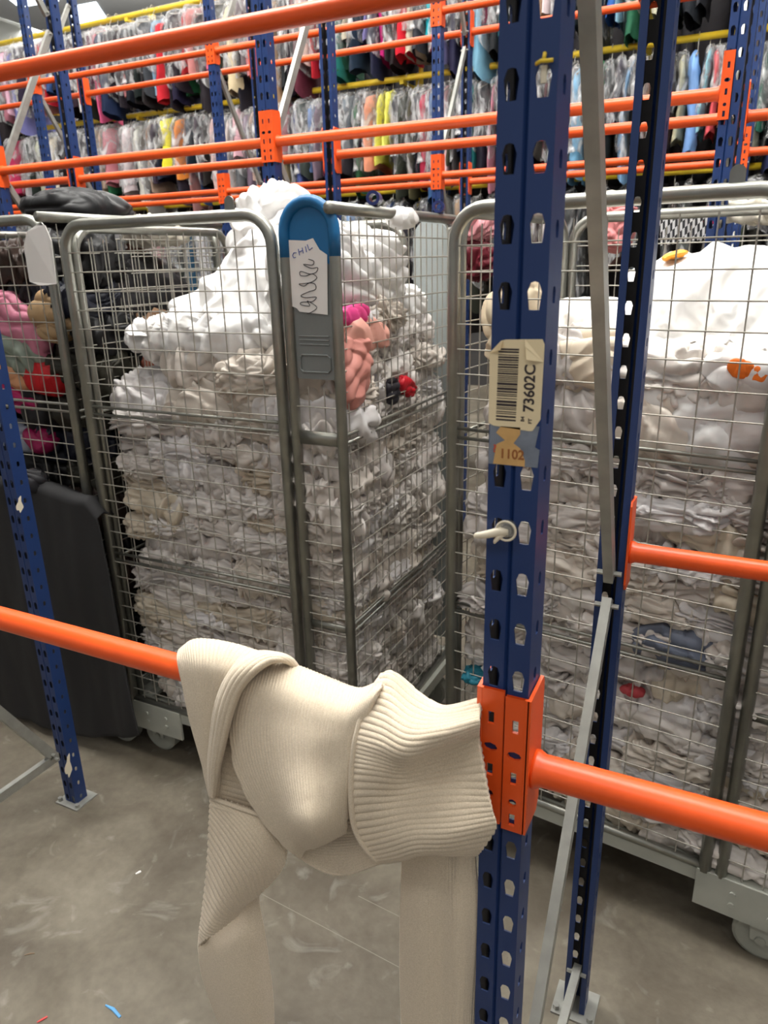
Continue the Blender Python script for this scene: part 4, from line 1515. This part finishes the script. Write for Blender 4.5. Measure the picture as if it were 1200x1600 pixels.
# ------------------------------------------------------------------ the sweater
def cr(a, n):
    """Catmull-Rom resample of an array along axis 0 to n samples."""
    a = np.asarray(a, float)
    k = len(a)
    t = np.linspace(0, k - 1, n)
    i = np.minimum(t.astype(int), k - 2)
    f = (t - i).reshape((-1,) + (1,) * (a.ndim - 1))
    e = np.concatenate([[2 * a[0] - a[1]], a, [2 * a[-1] - a[-2]]])
    p0, p1, p2, p3 = e[i], e[i + 1], e[i + 2], e[i + 3]
    return .5 * (2 * p1 + (p2 - p0) * f + (2 * p0 - 5 * p1 + 4 * p2 - p3) * f ** 2 + (3 * p1 - p0 - 3 * p2 + p3) * f ** 3)


sw = thing('sweater', 'cream ribbed knit sweater hung over the near orange beam', 'sweater', (-.42, .58, 1.06))
SO = np.array(sw.location)


def knit_mat():
    m = bpy.data.materials.new('cream_knit')
    m.use_nodes = True
    nt = m.node_tree
    b = nt.nodes['Principled BSDF']
    b.inputs['Roughness'].default_value = .9
    b.inputs['Sheen Weight'].default_value = .25
    b.inputs['Sheen Roughness'].default_value = .6
    tc = nt.nodes.new('ShaderNodeTexCoord')
    n = nt.nodes.new('ShaderNodeTexNoise')
    n.inputs['Scale'].default_value = 900
    n.inputs['Detail'].default_value = 3
    nt.links.new(tc.outputs['Object'], n.inputs['Vector'])
    r = nt.nodes.new('ShaderNodeValToRGB')
    r.color_ramp.elements[0].position, r.color_ramp.elements[1].position = .3, .7
    r.color_ramp.elements[0].color = s2l((196, 180, 155)) + (1,)
    r.color_ramp.elements[1].color = s2l((226, 211, 189)) + (1,)
    nt.links.new(n.outputs['Fac'], r.inputs['Fac'])
    nt.links.new(r.outputs['Color'], b.inputs['Base Color'])
    bp = nt.nodes.new('ShaderNodeBump')
    bp.inputs['Strength'].default_value = .5
    bp.inputs['Distance'].default_value = .001
    nt.links.new(n.outputs['Fac'], bp.inputs['Height'])
    nt.links.new(bp.outputs['Normal'], b.inputs['Normal'])
    return m


M['knit'] = knit_mat()


def knit_patch(name, rows, nu, nv, ribs=0, along='v', slant=0., amp=.0008, thick=.004, parent=sw, stitch=0.):
    A = np.array([[np.array(at_y(*p)) for p in r] for r in rows])
    A = cr(A, nv)
    A = cr(A.transpose(1, 0, 2), nu).transpose(1, 0, 2)
    N = grid_normals(A)
    U, V = np.meshgrid(np.linspace(0, 1, nu), np.linspace(0, 1, nv))
    if ribs:
        ph = (U if along == 'v' else V) * ribs + (V if along == 'v' else U) * slant
        d = np.abs(np.sin(PI * ph)) ** .5 - .7
        if stitch:
            d = d + .25 * np.sin(2 * PI * (V if along == 'v' else U) * stitch)
        s = np.sign((N * (np.array([0, 0, CAMH]) - A)).sum(-1, keepdims=True))
        A = A + N * s * (amp * d)[..., None]
    o = bpy.data.objects.new(name, grid_mesh(name, A - SO, M['knit']))
    C.objects.link(o)
    o.parent = parent
    if thick:
        sm = o.modifiers.new('thickness', 'SOLIDIFY')
        sm.thickness = thick
        sm.offset = 0
    return o


body_rows = [
    [(440, 1100, .665), (485, 1115, .665), (540, 1135, .665), (585, 1150, .665), (620, 1150, .66)],
    [(425, 1052, .645), (470, 1055, .645), (525, 1075, .645), (575, 1092, .645), (620, 1072, .64)],
    [(402, 1034, .615), (450, 1041, .615), (505, 1062, .615), (560, 1079, .615), (606, 1060, .613)],
    [(382, 1070, .583), (435, 1075, .580), (490, 1092, .578), (545, 1105, .578), (590, 1085, .575)],
    [(362, 1130, .577), (418, 1130, .565), (475, 1140, .558), (528, 1147, .562), (567, 1135, .568)],
    [(366, 1190, .572), (418, 1190, .553), (470, 1195, .542), (518, 1195, .552), (554, 1180, .560)],
    [(388, 1245, .566), (430, 1242, .545), (470, 1245, .526), (512, 1240, .540), (547, 1225, .556)],
    [(420, 1292, .565), (445, 1284, .543), (475, 1286, .516), (506, 1281, .530), (543, 1262, .556)],
    [(452, 1326, .567), (464, 1312, .550), (486, 1309, .526), (508, 1303, .537), (541, 1285, .558)],
    [(470, 1340, .575), (478, 1326, .563), (492, 1322, .550), (510, 1314, .555), (541, 1298, .566)]]
knit_patch('body', body_rows, 420, 260, ribs=46, slant=-10, amp=.0030, stitch=0)
under_rows = [
    [(350, 1090, .596), (420, 1120, .594), (500, 1150, .594), (600, 1170, .592)],
    [(340, 1170, .588), (400, 1190, .590), (500, 1220, .592), (600, 1230, .590)],
    [(330, 1243, .580), (385, 1258, .586), (480, 1290, .590), (595, 1290, .586)],
    [(425, 1296, .586), (468, 1322, .582), (525, 1332, .580), (594, 1322, .576)],
    [(450, 1322, .585), (485, 1350, .579), (532, 1367, .578), (596, 1348, .575)]]
knit_patch('lining_fold', under_rows, 200, 200, ribs=34, along='u', amp=.0014)
flap_rows = [
    [(310, 1080, .665), (345, 1090, .665), (390, 1100, .665), (440, 1110, .665)],
    [(292, 1035, .645), (325, 1020, .645), (375, 1030, .645), (440, 1048, .645)],
    [(281, 1017, .612), (306, 1001, .612), (360, 1007, .612), (432, 1030, .615)],
    [(279, 1032, .588), (305, 1030, .582), (343, 1040, .580), (380, 1052, .582)],
    [(288, 1080, .580), (308, 1082, .573), (330, 1090, .574), (352, 1098, .576)],
    [(302, 1140, .578), (317, 1142, .572), (331, 1148, .573), (346, 1152, .576)],
    [(317, 1195, .578), (326, 1197, .574), (335, 1200, .575), (344, 1204, .578)],
    [(329, 1246, .579), (332, 1247, .577), (335, 1248, .577), (339, 1250, .580)]]
knit_patch('shoulder_flap', flap_rows, 200, 220, ribs=24, slant=-4, amp=.0014)
# ribbed neck band lying in a curve over the shoulder
band = [((476, 1060, .650), (466, 1066, .650)), ((456, 1031, .622), (456, 1041, .622)), ((430, 1021, .609), (438, 1032, .598)), ((399, 1020, .605), (418, 1038, .586)),
        ((372, 1036, .584), (394, 1057, .576)), ((352, 1062, .573), (374, 1084, .570)), ((337, 1102, .567), (361, 1121, .565)), ((330, 1150, .568), (351, 1162, .566)),
        ((326, 1200, .571), (343, 1198, .570)), ((329, 1244, .579), (334, 1246, .579))]
rows = []
for (ax, ay, aY), (bx, by, bY) in band:
    rows.append([(ax, ay, aY + .004)] + [(ax + (bx - ax) * t, ay + (by - ay) * t, aY + (bY - aY) * t - h) for t, h in ((.12, .006), (.38, .0105), (.62, .0105), (.88, .007))] + [(bx, by, bY + .004)])
knit_patch('neck_band', rows, 90, 160, ribs=6, amp=.0026, thick=.004)
for dy in (2, 12):
    pts = cr(np.array([np.array(at_y(x, y + dy, Y - .003)) for x, y, Y in ((331, 1245, .579), (370, 1259, .570), (410, 1273, .574), (438, 1288, .584))]), 40) - SO
    b = MB()
    b.tube(pts, .0028, 8)
    b.build('sleeve_seam', M['knit'], sw, smooth=True)
panel_rows = [
    [(625, 1150, .665), (660, 1155, .665), (690, 1165, .66), (725, 1168, .65), (748, 1165, .64)],
    [(612, 1075, .645), (632, 1080, .645), (662, 1098, .645), (700, 1118, .64), (750, 1112, .63)],
    [(598, 1055, .615), (614, 1053, .615), (650, 1084, .615), (692, 1106, .612), (752, 1094, .600)],
    [(582, 1080, .590), (608, 1086, .583), (645, 1114, .578), (690, 1124, .576), (751, 1113, .584)],
    [(567, 1112, .575), (600, 1124, .560), (640, 1146, .546), (690, 1142, .545), (749, 1126, .570)],
    [(557, 1150, .564), (594, 1160, .545), (634, 1176, .537), (682, 1164, .548), (748, 1140, .574)],
    [(553, 1175, .560), (591, 1184, .544), (634, 1192, .552), (685, 1176, .575), (749, 1152, .586)],
    [(550, 1205, .557), (588, 1208, .544), (632, 1212, .561), (690, 1202, .576), (755, 1190, .573)],
    [(549, 1250, .554), (583, 1247, .549), (628, 1245, .559), (692, 1237, .559), (763, 1237, .562)],
    [(555, 1295, .556), (590, 1290, .550), (640, 1281, .547), (702, 1277, .543), (770, 1267, .556)],
    [(574, 1328, .560), (608, 1320, .549), (650, 1309, .538), (702, 1306, .536), (775, 1291, .556)],
    [(590, 1344, .566), (622, 1340, .556), (655, 1330, .544), (702, 1329, .548), (755, 1322, .566)],
    [(600, 1344, .582), (630, 1338, .577), (660, 1330, .572), (702, 1334, .575), (745, 1334, .582)]]
knit_patch('ribbed_hem', panel_rows, 140, 420, ribs=44, along='u', amp=.0032)
pts = cr(np.array([np.array(at_y(x, y, Y - .003)) for x, y, Y in [r[0] for r in panel_rows[2:12]]]), 50) - SO
b = MB()
b.tube(pts, .0035, 8)
b.build('hem_seam', M['knit'], sw, smooth=True)
sleeve_rows = [
    [(331, 1244, .580), (370, 1258, .572), (410, 1272, .576), (440, 1288, .588)],
    [(329, 1290, .577), (370, 1300, .560), (410, 1314, .564), (446, 1333, .582)],
    [(326, 1350, .577), (360, 1352, .556), (400, 1356, .560), (434, 1364, .580)],
    [(320, 1410, .579), (346, 1404, .558), (376, 1396, .561), (404, 1395, .577)],
    [(315, 1450, .580), (333, 1440, .563), (358, 1426, .565), (386, 1408, .577)],
    [(313, 1478, .582), (326, 1464, .570), (348, 1446, .570), (374, 1424, .579)]]
so = knit_patch('sleeve', sleeve_rows, 220, 320, ribs=26, along='u', slant=-13, amp=.0032, thick=.006)
lower_rows = [
    [(314, 1462, .590), (345, 1445, .588), (376, 1425, .589), (403, 1394, .596)],
    [(313, 1485, .580), (347, 1478, .574), (382, 1462, .576), (410, 1440, .594)],
    [(318, 1520, .580), (350, 1510, .568), (388, 1505, .572), (418, 1495, .593)],
    [(332, 1565, .580), (362, 1560, .566), (396, 1556, .570), (425, 1560, .592)],
    [(350, 1612, .580), (375, 1610, .567), (402, 1610, .570), (427, 1612, .590)],
    [(375, 1690, .580), (395, 1690, .570), (415, 1690, .572), (434, 1690, .588)],
    [(392, 1760, .580), (408, 1760, .572), (425, 1760, .572), (440, 1760, .586)]]
knit_patch('sleeve_lining', lower_rows, 120, 160, ribs=60, amp=.0002, thick=.008, parent=so)
rs_rows = [
    [(632, 1255, .605), (662, 1255, .598), (690, 1255, .594), (715, 1255, .597), (738, 1255, .604)],
    [(632, 1340, .606), (662, 1340, .596), (690, 1340, .592), (715, 1340, .596), (741, 1340, .604)],
    [(629, 1420, .606), (660, 1420, .594), (692, 1420, .594), (718, 1420, .590), (746, 1400, .602)],
    [(628, 1500, .606), (660, 1500, .593), (692, 1500, .596), (720, 1500, .589), (744, 1480, .602)],
    [(629, 1560, .606), (660, 1560, .594), (692, 1560, .596), (718, 1560, .590), (739, 1550, .602)],
    [(632, 1640, .606), (660, 1640, .595), (692, 1640, .595), (715, 1640, .592), (736, 1640, .602)],
    [(638, 1760, .606), (660, 1760, .596), (690, 1760, .596), (712, 1760, .594), (732, 1760, .602)]]
knit_patch('sleeve', rs_rows, 160, 160, ribs=60, amp=.0002, thick=.008)
